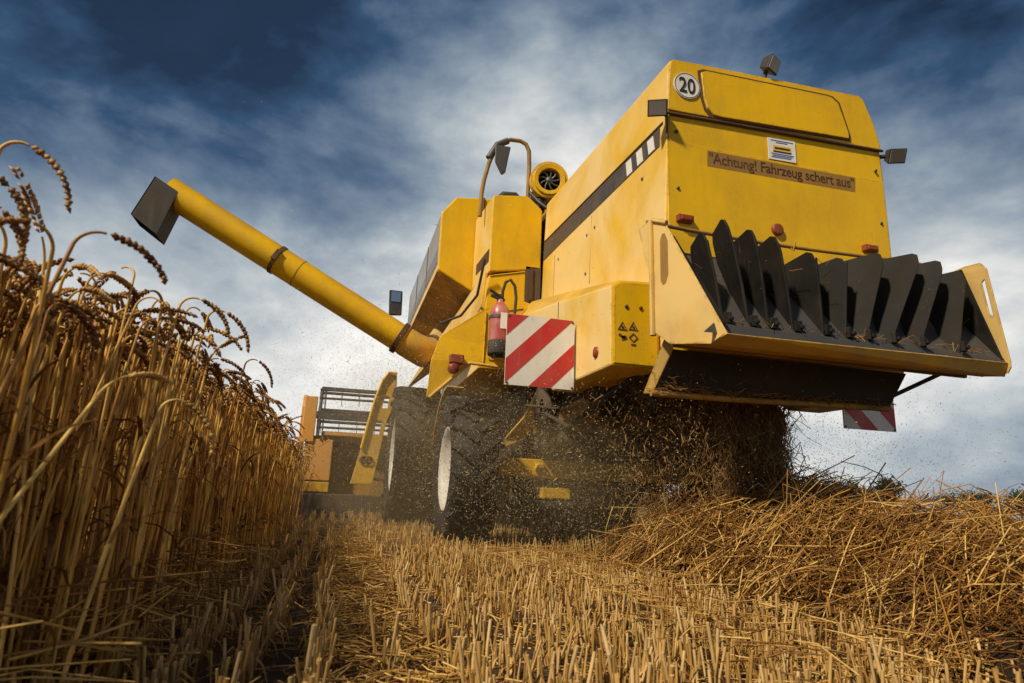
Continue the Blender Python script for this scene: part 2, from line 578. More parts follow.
# lower rear panel stands a hair behind the upper lid: lid plate proud of the face
lid = [(1.606, 2.578), (1.629, 2.897), (1.65, 2.915), (2.945, 2.955), (2.975, 2.935), (3.035, 2.775), (3.068, 2.64), (3.07, 2.600)]
MB().prism_y(lid, 2.886, 2.8995).build("rear_lid", M["yellow"], hood, 0.005)
hp = [(1.815, 2.862), (1.828, 2.70), (1.848, 2.628), (1.885, 2.588), (1.94, 2.585), (2.83, 2.62), (2.832, 2.66), (2.775, 2.86), (2.73, 2.892), (2.69, 2.896), (1.85, 2.878)]
rim_ = [(2.33 + (x - 2.33) * 1.028, 2.735 + (z - 2.735) * 1.07) for x, z in hp]
MB().sheet([(x, 2.881, z) for x, z in rim_], (0, 0.004, 0), [[(x, 2.881, z) for x, z in hp]]).build("hatch_gasket", M["seam"], hood)
MB().prism_y([(2.33 + (x - 2.33) * 0.99, 2.735 + (z - 2.735) * 0.975) for x, z in hp], 2.872, 2.8855).build("hatch_panel", M["yellow"], hood, 0.007, seg=3)
b = MB()
b.tube([(1.60, 2.890, 2.556), (2.0, 2.889, 2.568), (2.6, 2.889, 2.582), (3.085, 2.890, 2.596)], 0.009, 8)
b.tube([(1.602, 2.892, 2.556), (1.60, 2.894, 2.40)], 0.006, 6)
b.build("seam_strip", M["seam"], hood)
# folded lower panel edges
MB().box((2.335, 2.8965, 1.80), (1.47, 0.006, 1.17)).build("rear_panel", M["yellow"], hood, 0.003)
for xx in (1.66, 3.02):
    for zz in (2.10, 2.45):
        MB().lathe([(-0.006, 0.0001), (-0.006, 0.009), (0.002, 0.011)], (xx, 2.893, zz), (0, 1, 0), 10).build("bolt_head", M["steel"], hood)
# side stripe with pale bars
xs = 1.590


def side_pt(y, z, d=0.0):
    t = (y - y0) / (y1 - y0)
    # body side x at this height
    za = [1.16 + 0.14 * t, 1.9 + 0.05 * t, 2.56 + 0.10 * t, 2.90 + 0.15 * t]
    xa = [1.60, 1.585 + 0.01 * t, 1.61, 1.625]
    return (float(np.interp(z, za, xa)) - d, y, z)


b = MB()
b.sheet([side_pt(y, z, 0.004) for y, z in ((2.985, 2.515), (5.18, 2.655), (5.18, 2.49), (2.985, 2.40))], (0.006, 0, 0))
for k in range(3):
    ya = 3.055 + 0.150 * k
    dz = 0.0095 * k
    b.sheet([side_pt(y, z, 0.0065) for y, z in ((ya + 0.010, 2.510 + dz), (ya + 0.085, 2.515 + dz), (ya + 0.060, 2.414 + dz * 0.6), (ya - 0.015, 2.410 + dz * 0.6))], (0.003, 0, 0), mi=1)
b.build("side_stripe", [M["stripe"], M["white"]], hood)
b = MB()
b.tube([side_pt(2.95, 2.53, 0.001), side_pt(5.18, 2.672, 0.001)], 0.008, 6)
b.build("side_moulding", M["seam"], hood)
# vertical panel joints on the side
for yy in (4.02, 4.85):
    MB().tube([side_pt(yy, 1.9, -0.001), side_pt(yy, 2.42, -0.001)], 0.004, 6).build("panel_joint", M["seam"], hood)
for yy, zz in ((3.2, 2.3), (3.95, 2.3), (4.1, 2.3), (4.75, 2.35), (3.2, 1.95), (4.75, 2.0), (4.1, 2.0)):
    p = side_pt(yy, zz)
    MB().lathe([(-0.006, 0.0001), (-0.006, 0.011), (0.004, 0.014)], p, (1, 0, 0), 10).build("bolt_head", M["steel"], hood)

# speed sign "20"
b = MB()
c = (1.728, 2.8815, 2.752)
b.lathe([(0, 0.0001), (-0.003, 0.084), (0.003, 0.085)], c, (0, 1, 0), 40, 0, smooth=False)
b.lathe([(-0.0042, 0.0765), (-0.0042, 0.080)], c, (0, 1, 0), 40, 1, smooth=False)
b.text("20", (1.675, 2.879, 2.702), (1, 0, 0), (0, 0, 1), 0.100, 0.0025, 1, 0.104, 0.012)
b.build("speed_sign", [M["white"], M["ink"]], ROOT)

# banner with the warning words
b = MB()
zl, zr = 2.268, 2.277
b.sheet([(1.848, 2.893, zl), (2.852, 2.893, zr), (2.862, 2.893, zr + 0.098), (1.852, 2.893, zl + 0.100)], (0, 0.005, 0))
b.text("\"Achtung! Fahrzeug schert aus\"", (1.862, 2.8925, zl + 0.004), (1, 0, 0.009), (0, 0, 1), 0.088, 0.001, 1, 0.985, 0.006, 0.95)
b.build("warning_banner", [M["banner"], M["brown_ink"]], ROOT)

# sticker
b = MB()
b.sheet([(2.258, 2.8925, 2.392), (2.446, 2.8925, 2.397), (2.446, 2.8925, 2.537), (2.258, 2.8925, 2.532)], (0, 0.004, 0))
b.sheet([(2.29, 2.891, 2.452), (2.414, 2.891, 2.455), (2.414, 2.891, 2.49), (2.29, 2.891, 2.487)], (0, 0.002, 0), mi=1)
b.sheet([(2.29, 2.8905, 2.444), (2.414, 2.8905, 2.447), (2.414, 2.8905, 2.4545), (2.29, 2.8905, 2.4515)], (0, 0.002, 0), mi=3)
b.sheet([(2.30, 2.8898, 2.464), (2.404, 2.8898, 2.467), (2.404, 2.8898, 2.478), (2.30, 2.8898, 2.475)], (0, 0.001, 0), mi=3)
for k, (zz, x0_, x1_) in enumerate(((2.517, 2.275, 2.43), (2.505, 2.31, 2.39), (2.43, 2.275, 2.43), (2.419, 2.285, 2.42), (2.408, 2.275, 2.41))):
    b.sheet([(x0_, 2.891, zz), (x1_, 2.891, zz + 0.003), (x1_, 2.891, zz + 0.008), (x0_, 2.891, zz + 0.005)], (0, 0.001, 0), mi=2)
b.build("dealer_sticker", [M["white"], M["sticker_yellow"], M["blue"], M["ink"]], ROOT)

# reflectors
for x, z in ((1.69, 1.915), (2.28, 1.945), (2.905, 1.915)):
    b = MB()
    if abs(x - 2.28) < 0.01:
        b.lathe([(-0.02, 0.0001), (-0.02, 0.030), (-0.014, 0.036), (0.004, 0.038)], (x, 2.893, z), (0, 1, 0), 20)
    else:
        b.box((x, 2.880, z), (0.095, 0.035, 0.042))
        b.box((x, 2.862, z - 0.003), (0.070, 0.02, 0.028))
    b.build("rear_reflector", M["amber"], ROOT, 0.006)


# work lamps
def work_lamp(c, tilt, bracket):
    b = MB()
    Q = Euler(tilt).to_matrix()
    def T(p):
        return Vector(c) + Q @ Vector(p)
    w_, h_, d_ = 0.056, 0.046, 0.045
    A = [T((sx * w_, -d_, sz * h_)) for sx, sz in ((-1, -1), (1, -1), (1, 1), (-1, 1))]
    B = [T((sx * w_ * 0.72, d_ * 0.6, sz * h_ * 0.72)) for sx, sz in ((-1, -1), (1, -1), (1, 1), (-1, 1))]
    b.loft(A, B)
    b.tube([T((0, d_ * 0.3, 0)), Vector(c) + Vector(bracket) * 0.6, Vector(c) + Vector(bracket)], 0.014, 8)
    o = b.build("work_lamp", M["black"], ROOT, 0.012)
    g = MB()
    g.sheet([T((sx * w_ * 0.84, -d_ - 0.004, sz * h_ * 0.82)) for sx, sz in ((-1, -1), (1, -1), (1, 1), (-1, 1))], Q @ Vector((0, 0.006, 0)))
    g.build("lens", M["glass"], o)


work_lamp((1.535, 2.87, 2.56), (R(34), R(4), R(-30)), (0.08, 0.05, 0.0))
work_lamp((3.145, 2.87, 2.565), (R(34), R(-5), R(-14)), (-0.08, 0.05, 0.0))
work_lamp((2.30, 2.90, 3.035), (R(24), R(3), R(25)), (-0.02, 0.03, -0.10))

# --- spreader tail board: end plates, tray, vanes
SP = empty("straw_spreader", (2.34, 2.6, 1.2), ROOT)
b = MB()
lp = [(1.405, 2.70, 1.785), (1.428, 2.61, 1.725), (1.518, 2.275, 1.106), (1.491, 2.372, 1.082), (1.43, 2.61, 1.13), (1.408, 2.70, 1.20)]
slot = [(1.4195, 2.655, 1.66), (1.423, 2.64, 1.69), (1.428, 2.62, 1.685), (1.432, 2.602, 1.64), (1.432, 2.602, 1.47), (1.428, 2.62, 1.43), (1.423, 2.64, 1.425), (1.4195, 2.655, 1.45)]
lp2 = lp[:]
b.sheet(lp2, (0.006, 0.0, 0))
b.build("end_plate", M["yellow_dusty"], SP, 0.003)
MB().sheet([(p[0] - 0.0025, p[1], p[2]) for p in slot], (0.002, 0, 0)).build("grip_recess", M["yellow_under"], SP)
b = MB()   # folded rim of the left plate
b.tube([(1.403, 2.712, 1.19), (1.400, 2.712, 1.79)], 0.016, 8)
b.tube([(1.400, 2.712, 1.79), (1.428, 2.605, 1.735)], 0.012, 8)
b.sheet([(1.400, 2.715, 1.79), (1.372, 2.80, 1.775), (1.400, 2.76, 1.56), (1.402, 2.715, 1.50)], (0.005, 0, 0))
b.build("plate_rim", M["yellow_dusty"], SP)
b = MB()
rp = [(3.245, 2.72, 1.20), (3.255, 2.76, 1.74), (3.203, 2.56, 1.733), (3.176, 2.45, 1.712), (3.164, 2.412, 1.665), (3.150, 2.35, 1.16), (3.150, 2.352, 1.125), (3.156, 2.375, 1.10), (3.2, 2.55, 1.115)]
rslot = [(3.1715, 2.437, 1.612), (3.1765, 2.458, 1.60), (3.171, 2.437, 1.43), (3.166, 2.418, 1.40), (3.1655, 2.415, 1.42)]
b.sheet(rp, (0.008, 0, 0), [rslot])
b.build("end_plate", M["yellow_dusty"], SP, 0.003)
# lip: folded yellow edge under the tray
b = MB()
b.sheet([(1.512, 2.285, 1.110), (3.152, 2.36, 1.150), (3.168, 2.40, 1.085), (1.49, 2.365, 1.078)], (0, 0.006, 0.004))
b.sheet([(1.49, 2.366, 1.080), (3.168, 2.402, 1.088), (3.2, 2.56, 1.118), (1.43, 2.60, 1.125)], (0, 0.0, 0.006))
b.build("lip", M["yellow_dusty"], SP, 0.003)
b = MB()
b.box((2.3, 2.60, 1.128), (1.72, 0.02, 0.03))
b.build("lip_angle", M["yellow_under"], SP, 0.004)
# tray floor behind the vanes
b = MB()
b.sheet([(1.50, 2.34, 1.160), (3.155, 2.38, 1.166), (3.24, 2.84, 1.70), (1.42, 2.84, 1.70)], (0, 0.012, -0.010))
b.build("tray", M["tray"], SP, 0.002)
MB().sheet([(1.44, 2.325, 1.118), (3.152, 2.375, 1.158), (3.157, 2.385, 1.178), (1.50, 2.34, 1.168)], (0, 0.006, 0.002)).build("tray_edge", M["tray"], SP)
# side skins of the tray throat
MB().sheet([(1.456, 2.60, 1.67), (1.535, 2.31, 1.165), (1.52, 2.40, 1.18), (1.455, 2.83, 1.66)], (0.010, 0, 0)).build("throat_skin", M["vane"], SP)
MB().sheet([(3.185, 2.56, 1.71), (3.14, 2.375, 1.17), (3.20, 2.62, 1.17), (3.235, 2.84, 1.72)], (-0.010, 0, 0)).build("throat_skin", M["vane"], SP)


def vane(xb, xt, yaw, top, lean=0.0, wid=0.20):
    yaw += random.uniform(-0.07, 0.07)
    top += random.uniform(-0.02, 0.012) - 0.03
    xt += random.uniform(-0.02, 0.02)
    """bent blade standing on the tray: narrow foot at the lip, broad rounded tip"""
    prof = [(0.00, 1.165), (0.035, 1.40), (0.050, 1.60), (0.058, top - 0.06), (0.075, top - 0.015), (0.10, top), (0.05 + wid - 0.02, top - 0.012),
            (0.05 + wid + 0.005, top - 0.05), (0.05 + wid + 0.01, top - 0.16), (0.16, 1.38), (0.055, 1.20)]
    ca, sa = math.cos(yaw), math.sin(yaw)
    pts = []
    for s, z in prof:
        t = (z - 1.16) / 0.6
        bend = 0.03 * math.sin(t * 2.6)
        pts.append((xb + (xt - xb) * t + s * sa + bend, 2.372 + s * ca * 1.15 + 0.03 * t, z))
    b = MB()
    b.sheet(pts, (0.012 * ca, -0.012 * sa, 0))
    # foot bracket and bolts
    b.box((xb + 0.02, 2.362, 1.205), (0.035, 0.02, 0.05), (0, 0, -yaw))
    b.lathe([(-0.012, 0.0001), (-0.012, 0.011), (0.006, 0.013)], (xb + 0.03, 2.352, 1.20), (0, 1, 0), 8)
    b.build("deflector_vane", M["vane"], SP, 0.003)


for xb, xt, yaw, top, wd in ((1.56, 1.47, 14, 1.69, 0.20), (1.69, 1.60, 14, 1.775, 0.20), (1.79, 1.76, 10, 1.755, 0.20), (1.92, 1.92, 5, 1.725, 0.20), (2.08, 2.13, -4, 1.69, 0.20),
                             (2.20, 2.36, -20, 1.69, 0.22), (2.31, 2.60, -32, 1.715, 0.26), (2.45, 2.86, -40, 1.745, 0.30), (2.62, 3.02, -40, 1.75, 0.30), (2.86, 3.14, -34, 1.71, 0.26)):
    vane(xb, xt, R(yaw), top, 0.0, wd)
# top bar with hooks
b = MB()
b.tube([(1.40, 2.76, 1.80), (1.70, 2.78, 1.80), (2.1, 2.78, 1.795), (2.4, 2.78, 1.80), (2.95, 2.78, 1.815)], 0.011, 8)
b.tube([(2.95, 2.78, 1.815), (3.10, 2.77, 1.82), (3.155, 2.76, 1.80), (3.17, 2.74, 1.74)], 0.009, 8)
b.tube([(2.27, 2.79, 1.80), (2.275, 2.76, 1.77), (2.285, 2.76, 1.815)], 0.006, 6)
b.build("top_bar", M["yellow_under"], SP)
# chopper throat and rubber flap hanging below
b = MB()
b.sheet([(1.50, 2.70, 1.13), (2.88, 2.70, 1.13), (2.845, 2.80, 0.955), (1.44, 2.80, 0.925)], (0, 0.015, 0.004))
fl = b.build("rubber_flap", M["flap"], ROOT, 0.003)
b = MB()
b.tube([(1.43, 2.795, 0.925), (1.9, 2.80, 0.930), (2.4, 2.80, 0.942), (2.84, 2.80, 0.952)], 0.016, 8)
b.build("flap_batten", M["yellow_under"], fl)
MB().sheet([(1.46, 2.70, 1.19), (1.405, 2.83, 0.925), (1.44, 2.80, 0.925), (1.495, 2.69, 1.13)], (0.008, 0.006, 0)).build("throat_cheek", M["yellow_dusty"], ROOT, 0.002)
b = MB()
b.tube([(3.02, 2.62, 1.13), (2.86, 2.79, 1.02), (2.80, 2.82, 1.0)], 0.012, 8)
b.build("gas_strut", M["black"], ROOT)

# --- chassis, sieve box and clutter under the body
b = MB()
b.box((2.35, 5.4, 1.02), (1.5, 1.7, 0.42))
b.box((2.35, 6.8, 1.05), (1.6, 2.8, 0.8))
b.box((2.35, 3.95, 1.22), (1.46, 1.9, 0.12))
b.build("sieve_box", M["engine"], ROOT, 0.03)
b = MB()
for xx in (1.62, 3.08):
    b.box((xx, 6.1, 1.02), (0.09, 4.2, 0.16))
for yy in (4.3, 5.9, 7.4):
    b.box((2.35, yy, 0.95), (1.5, 0.10, 0.12))
b.build("chassis_frame", M["yellow_under"], ROOT, 0.008)
b = MB()
b.tube([(1.45, 4.5, 1.02), (1.52, 4.2, 0.9), (1.50, 3.6, 1.0), (1.56, 3.2, 1.1)], 0.016, 8)
b.tube([(1.40, 5.0, 1.15), (1.50, 4.4, 1.05), (1.46, 3.8, 1.06)], 0.012, 8)
b.tube([(1.60, 3.35, 1.07), (1.63, 3.2, 0.98), (1.65, 3.15, 0.93)], 0.02, 8)
b.build("hydraulic_hose", M["rubber"], ROOT)
b = MB()
b.lathe([(-0.03, 0.05), (-0.03, 0.20), (0.0, 0.17), (0.03, 0.20), (0.03, 0.05)], (1.52, 4.75, 1.12), (1, 0, 0), 28)
b.build("drive_pulley", M["engine"], ROOT)
b = MB()
b.lathe([(-0.03, 0.04), (-0.03, 0.12), (0.0, 0.10), (0.03, 0.12), (0.03, 0.04)], (1.52, 3.75, 1.13), (1, 0, 0), 24)
b.build("drive_pulley", M["engine"], ROOT)

# --- left and right skirts
def skirt(side):
    def X(x):
        return x if side < 0 else mirx(x)
    b = MB()
    A = [(X(1.31), 3.0, 1.09), (X(1.31), 3.0, 1.525), (X(1.36), 3.0, 1.56), (X(1.592), 3.0, 1.575), (X(1.592), 3.0, 1.09)]
    B = [(X(1.31), 3.95, 1.10), (X(1.31), 3.95, 1.70), (X(1.40), 3.95, 1.79), (X(1.592), 3.95, 1.83), (X(1.592), 3.95, 1.10)]
    D = [(X(1.31), 4.95, 1.62), (X(1.31), 4.95, 1.86), (X(1.44), 4.95, 2.02), (X(1.592), 4.95, 2.08), (X(1.592), 4.95, 1.62)]
    if side > 0:
        A = [(x, 3.35, z) for x, _, z in A]
    n5 = [(i, (i + 1) % 5, 5 + (i + 1) % 5, 5 + i) for i in range(5)]
    b.add(A + B + D, n5 + [tuple(5 + i for i in f) for f in n5] + [(0, 1, 2, 3, 4), (14, 13, 12, 11, 10)])
    o = b.build("side_skirt", M["yellow"], ROOT, 0.012)
    if side > 0:
        return o
    b = MB()
    b.sheet([(X(1.325), 2.994, 1.105), (X(1.575), 2.994, 1.105), (X(1.575), 2.994, 1.555), (X(1.37), 2.994, 1.545), (X(1.325), 2.994, 1.515)], (0, 0.005, 0))
    e = b.build("skirt_end", M["yellow"], o, 0.002)
    for xx in (1.395, 1.478, 1.55):
        MB().lathe([(-0.004, 0.0001), (-0.004, 0.010), (0.003, 0.011)], (X(xx), 2.992, 1.415), (0, 1, 0), 10).build("bolt_head", M["seam"], o)
    # small round orange reflector on the outer skin
    b = MB()
    b.lathe([(-0.008, 0.0001), (-0.008, 0.03), (0.004, 0.034)], (X(1.309), 3.20, 1.20), (1 if side < 0 else -1, 0, 0), 18)
    b.build("side_reflector", M["amber"], o)
    # panel seam and bolts on the outer skin
    MB().tube([(X(1.3095), 3.86, 1.13), (X(1.3095), 3.86, 1.68)], 0.003, 6).build("panel_joint", M["seam"], o)
    if side < 0:
        b = MB()
        def tri(cx, cz, s):
            out = [(cx - s, cz - s * 0.8), (cx + s, cz - s * 0.8), (cx, cz + s * 0.95)]
            inn = [(cx + (x - cx) * 0.68, cz - s * 0.08 + (z - cz + s * 0.08) * 0.68) for x, z in out]
            b.sheet([(x, 2.9915, z) for x, z in out], (0, 0.001, 0), [[(x, 2.9915, z) for x, z in inn]])
            b.box((cx, 2.9915, cz - s * 0.15), (s * 0.5, 0.001, s * 0.42), (0, 0.4, 0))
        tri(1.372, 1.305, 0.028)
        tri(1.434, 1.310, 0.028)
        b.box((1.368, 2.9915, 1.250), (0.040, 0.001, 0.012), (0, 0.5, 0))
        b.box((1.380, 2.9915, 1.243), (0.030, 0.001, 0.02), (0, -0.3, 0))
        d = [(1.434, 1.220), (1.462, 1.247), (1.434, 1.274), (1.406, 1.247)]
        d2 = [(1.434 + (x - 1.434) * 0.66, 1.247 + (z - 1.247) * 0.66) for x, z in d]
        b.sheet([(x, 2.9915, z) for x, z in d], (0, 0.001, 0), [[(x, 2.9915, z) for x, z in d2]])
        b.box((1.434, 2.9915, 1.210), (0.028, 0.001, 0.008))
        b.build("hazard_pictograms", M["brown_ink"], o)
    return o


skirt(-1)
skirt(1)


# --- red and white warning boards
def warning_board(x0, z0, y, flip, tilt):
    s = 0.423
    holder = MB()
    Q = Euler((0, 0, tilt)).to_matrix()
    def P(u, v, d=0.0):
        p = Q @ Vector((u, d, 0))
        return (x0 + p.x, y + p.y, z0 + v)
    holder.sheet([P(0, 0), P(s, 0), P(s, s), P(0, s)], Q @ Vector((0, 0.006, 0)))
    # five diagonal bands, clipped to the board
    def clip(lo, hi):
        pts = []
        N = 160
        # polygon of region lo <= v-u <= hi in unit square (mirrored when flip)
        sq = [(0, 0), (1, 0), (1, 1), (0, 1)]
        def cut(poly, fn):
            out = []
            for i in range(len(poly)):
                a, c_ = poly[i], poly[(i + 1) % len(poly)]
                fa, fc = fn(a), fn(c_)
                if fa >= 0:
                    out.append(a)
                if fa * fc < 0:
                    t = fa / (fa - fc)
                    out.append((a[0] + (c_[0] - a[0]) * t, a[1] + (c_[1] - a[1]) * t))
            return out
        g = lambda p: p[1] - p[0]
        poly = cut(sq, lambda p: g(p) - lo)
        return cut(poly, lambda p: hi - g(p)) if poly else []
    for lo, hi in ((-0.66, -0.34), (0.02, 0.36), (0.69, 1.0)):
        poly = clip(lo, hi)
        if len(poly) < 3:
            continue
        if flip:
            poly = [(1 - u, v) for u, v in poly][::-1]
        holder.sheet([P(u * s * 0.994 + 0.001, v * s * 0.994 + 0.001, -0.0015) for u, v in poly], Q @ Vector((0, 0.001, 0)), mi=1)
    for u in (0.03, 0.97):
        for v in (0.03, 0.97):
            holder.lathe([(-0.004, 0.0001), (-0.004, 0.007), (0.002, 0.008)], P(u * s, v * s), (0, 1, 0), 8, 2)
    o = holder.build("warning_board", [M["white"], M["red"], M["steel"]], ROOT)
    b = MB()
    b.box(P(s * 0.75, s * 0.5, 0.03), (0.04, 0.03, s * 0.9))
    b.tube([P(s * 0.75, s * 0.7, 0.04), P(s * 0.8, s * 0.7, 0.35)], 0.016, 8)
    b.build("bracket", M["steel"], o)
    return o


warning_board(0.872, 1.035, 3.5, False, R(1))
warning_board(3.268, 0.950, 3.6, True, R(-1))

# --- side housing beside the engine, with vent
b = MB()
A = [(1.115, 5.2, 2.33), (1.12, 5.2, 3.055), (1.135, 5.2, 3.07), (1.43, 5.2, 3.112), (1.46, 5.2, 3.10), (1.575, 5.2, 3.0), (1.588, 5.2, 2.98), (1.588, 5.2, 2.41)]
B = [(1.115, 5.98, 2.40), (1.12, 5.98, 3.155), (1.135, 5.98, 3.17), (1.43, 5.98, 3.20), (1.46, 5.98, 3.19), (1.575, 5.98, 3.08), (1.588, 5.98, 3.06), (1.588, 5.98, 2.41)]
b.loft(A, B)
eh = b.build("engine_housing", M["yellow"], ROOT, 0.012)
MB().sheet([(1.112, 5.24, 2.44), (1.112, 5.80, 2.50), (1.112, 5.80, 2.60), (1.112, 5.24, 2.56)], (0.004, 0, 0)).build("air_vent", M["seam"], eh)
b = MB()
A = [(1.06, 5.2, 1.46), (1.115, 5.2, 2.30), (1.45, 5.2, 2.385), (1.45, 5.2, 2.10), (1.58, 5.2, 2.06), (1.58, 5.2, 1.46)]
b.loft(A, [(x, 7.2, z) for x, _, z in A])
lh = b.build("lower_housing", M["yellow"], ROOT, 0.010)
for zz in (2.29, 1.95):
    MB().tube([(1.13, 5.197, zz), (1.44, 5.197, zz + 0.075)], 0.004, 6).build("panel_joint", M["seam"], lh)
MB().box((1.52, 5.35, 2.26), (0.14, 0.3, 0.33)).build("gap_shade_box", M["engine"], lh)  # solid dark box stands in for the shade inside the opening
b = MB()
b.box((1.50, 5.196, 2.26), (0.03, 0.02, 0.30))
b.build("gap_post", M["seam"], lh)
# sloping guard plate over the rear wheel, with tail lamp
b = MB()
gp = [(1.055, 5.00, 1.93), (0.70, 5.02, 1.66), (0.64, 5.02, 1.46), (0.625, 5.05, 1.16), (0.665, 5.05, 1.17), (0.95, 5.0, 1.462), (1.27, 5.0, 1.445), (1.27, 5.0, 1.60), (1.12, 5.0, 1.95)]
b.sheet(gp, (0, 0.02, 0))
gd = b.build("wheel_guard", M["yellow"], ROOT, 0.004)
b = MB()
b.tube([(0.645, 5.045, 1.155), (0.95, 4.995, 1.455), (1.27, 4.995, 1.440)], 0.014, 8)
b.tube([(1.06, 4.996, 1.47), (1.065, 4.996, 1.90)], 0.006, 6)
b.build("guard_rim", M["yellow_dusty"], gd)
MB().sheet([(1.10, 4.99, 1.50), (1.24, 4.99, 1.49), (1.23, 4.99, 1.86), (1.11, 4.99, 1.88)], (0, 0.006, 0)).build("bracket_plate", M["yellow_dusty"], gd, 0.002)
b = MB()
b.box((0.835, 4.97, 1.47), (0.115, 0.06, 0.075))
b.build("tail_lamp", M["amber"], ROOT, 0.010)
b = MB()
b.lathe([(-0.03, 0.0001), (-0.03, 0.035), (-0.02, 0.042), (0.02, 0.045)], (0.815, 4.97, 1.395), (0, 1, 0), 18)
b.build("tail_lamp", M["redlens"], ROOT)
b = MB()
b.tube([(1.05, 5.1, 2.40), (1.02, 5.2, 2.10), (0.94, 5.5, 1.99), (0.80, 5.8, 1.98)], 0.012, 8)
b.build("hydraulic_hose", M["rubber"], ROOT)

# sloped lower flank below the tank, joining guard to tank
b = MB()
b.sheet([(1.10, 5.3, 2.36), (1.10, 8.6, 2.40), (0.80, 8.6, 1.80), (0.80, 5.6, 1.72), (1.05, 5.25, 1.75)], (0.03, 0, 0))
b.build("flank_panel", M["yellow_dusty"], ROOT, 0.006)

# --- grain tank
tk = [(0.905, 3.39), (0.765, 3.20), (0.765, 2.58), (1.15, 2.38), (3.55, 2.38), (3.935, 2.58), (3.935, 3.20), (3.795, 3.39), (2.6, 3.46), (1.19, 3.425)]
b = MB().prism_y(tk, 6.0, 8.95)
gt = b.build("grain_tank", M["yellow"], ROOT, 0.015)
b = MB()
b.sheet([(0.760, 6.04, 2.66), (0.760, 8.9, 2.66), (0.760, 8.9, 3.17), (0.760, 6.04, 3.17)], (0.004, 0, 0))
b.build("side_sheet", M["tank_grey"], gt, 0.002)
MB().sheet([(0.757, 6.06, 2.68), (0.757, 8.88, 2.68), (0.757, 8.88, 2.83), (0.757, 6.06, 2.83)], (0.003, 0, 0)).build("lower_strip", M["stripe_grey"], gt)
for yy in (6.9, 7.9):
    MB().tube([(0.757, yy, 2.67), (0.757, yy, 3.16)], 0.005, 6).build("sheet_joint", M["stripe"], gt)
b = MB()
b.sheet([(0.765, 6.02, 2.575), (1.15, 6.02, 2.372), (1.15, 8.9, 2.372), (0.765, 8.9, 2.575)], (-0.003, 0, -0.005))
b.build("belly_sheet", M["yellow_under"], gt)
b = MB()
b.tube([(1.175, 5.99, 2.42), (1.195, 5.99, 3.42)], 0.010, 6)
b.build("panel_joint", M["seam"], gt)

# engine deck between tank and hood so the top is closed
b = MB()
b.box((2.36, 5.6, 2.45), (1.46, 0.78, 1.1))
b.build("engine_deck", M["engine"], ROOT, 0.02)

# rotary air screen
ax = Vector((-0.16, -1, -0.12)).normalized()
c0 = Vector((1.70, 5.38, 3.40))
b = MB()
b.lathe([(0.0, 0.115), (0.02, 0.12), (0.5, 0.12), (0.5, 0.0001)], c0 - ax * 0.0 - ax * 0.02, tuple(-ax), 32)
b.build("air_cleaner", M["engine"], ROOT)
b = MB()
b.lathe([(-0.02, 0.108), (-0.045, 0.112), (-0.05, 0.150), (-0.03, 0.158), (-0.03, 0.182), (0.05, 0.186), (0.06, 0.17), (0.04, 0.11)], c0, tuple(-ax), 40, closed=True, smooth=False)
sr = b.build("screen_ring", M["yellow"], ROOT)
b = MB()
u = ax.orthogonal().normalized()
s_ = ax.cross(u)
for k in range(9):
    a = 2 * math.pi * k / 9
    d = u * math.cos(a) + s_ * math.sin(a)
    e = u * math.cos(a + 0.5) + s_ * math.sin(a + 0.5)
    b.tube([c0 + ax * 0.01 + d * 0.02, c0 + ax * 0.02 + (d + e) * 0.5 * 0.07, c0 + ax * 0.01 + e * 0.118], 0.009, 6)
b.lathe([(-0.02, 0.0001), (-0.02, 0.035), (0.03, 0.035)], c0, tuple(-ax), 20)
b.build("fan_spokes", M["steel"], ROOT)
b = MB()
b.tube([c0 - ax * 0.1 + Vector((-0.02, 0, -0.1)), (1.63, 5.45, 3.18), (1.62, 5.4, 3.08)], 0.05, 10)
b.tube([(1.53, 5.45, 3.28), (1.60, 5.35, 3.14), (1.66, 5.3, 3.07)], 0.018, 8)
b.build("intake_duct", M["black"], ROOT)
# handrail with folded grey shroud
b = MB()
b.tube([(1.063, 5.5, 2.98), (1.068, 5.5, 3.22), (1.085, 5.5, 3.36), (1.125, 5.5, 3.55), (1.19, 5.5, 3.73), (1.25, 5.5, 3.80), (1.33, 5.5, 3.84), (1.43, 5.5, 3.845), (1.49, 5.5, 3.82), (1.522, 5.5, 3.75), (1.53, 5.5, 3.60), (1.525, 5.5, 3.2)], 0.021, 10)
hr = b.build("handrail", M["yellow_under"], ROOT)
b = MB()
b.loft([(1.17, 5.46, 3.74), (1.33, 5.46, 3.74), (1.31, 5.46, 3.62), (1.285, 5.46, 3.45), (1.255, 5.46, 3.46), (1.17, 5.46, 3.58)],
       [(1.20, 5.56, 3.73), (1.31, 5.56, 3.73), (1.29, 5.56, 3.62), (1.275, 5.56, 3.47), (1.255, 5.56, 3.48), (1.20, 5.56, 3.59)])
b.tube([(1.12, 5.5, 3.60), (1.20, 5.5, 3.76), (1.30, 5.5, 3.82)], 0.035, 8)
b.build("lamp_shroud", M["steel"], ROOT, 0.01)
b = MB()
b.tube([(1.20, 5.35, 3.10), (1.25, 5.35, 3.16), (1.36, 5.35, 3.17), (1.42, 5.35, 3.11)], 0.035, 10)
b.build("filler_cap", M["black"], ROOT)

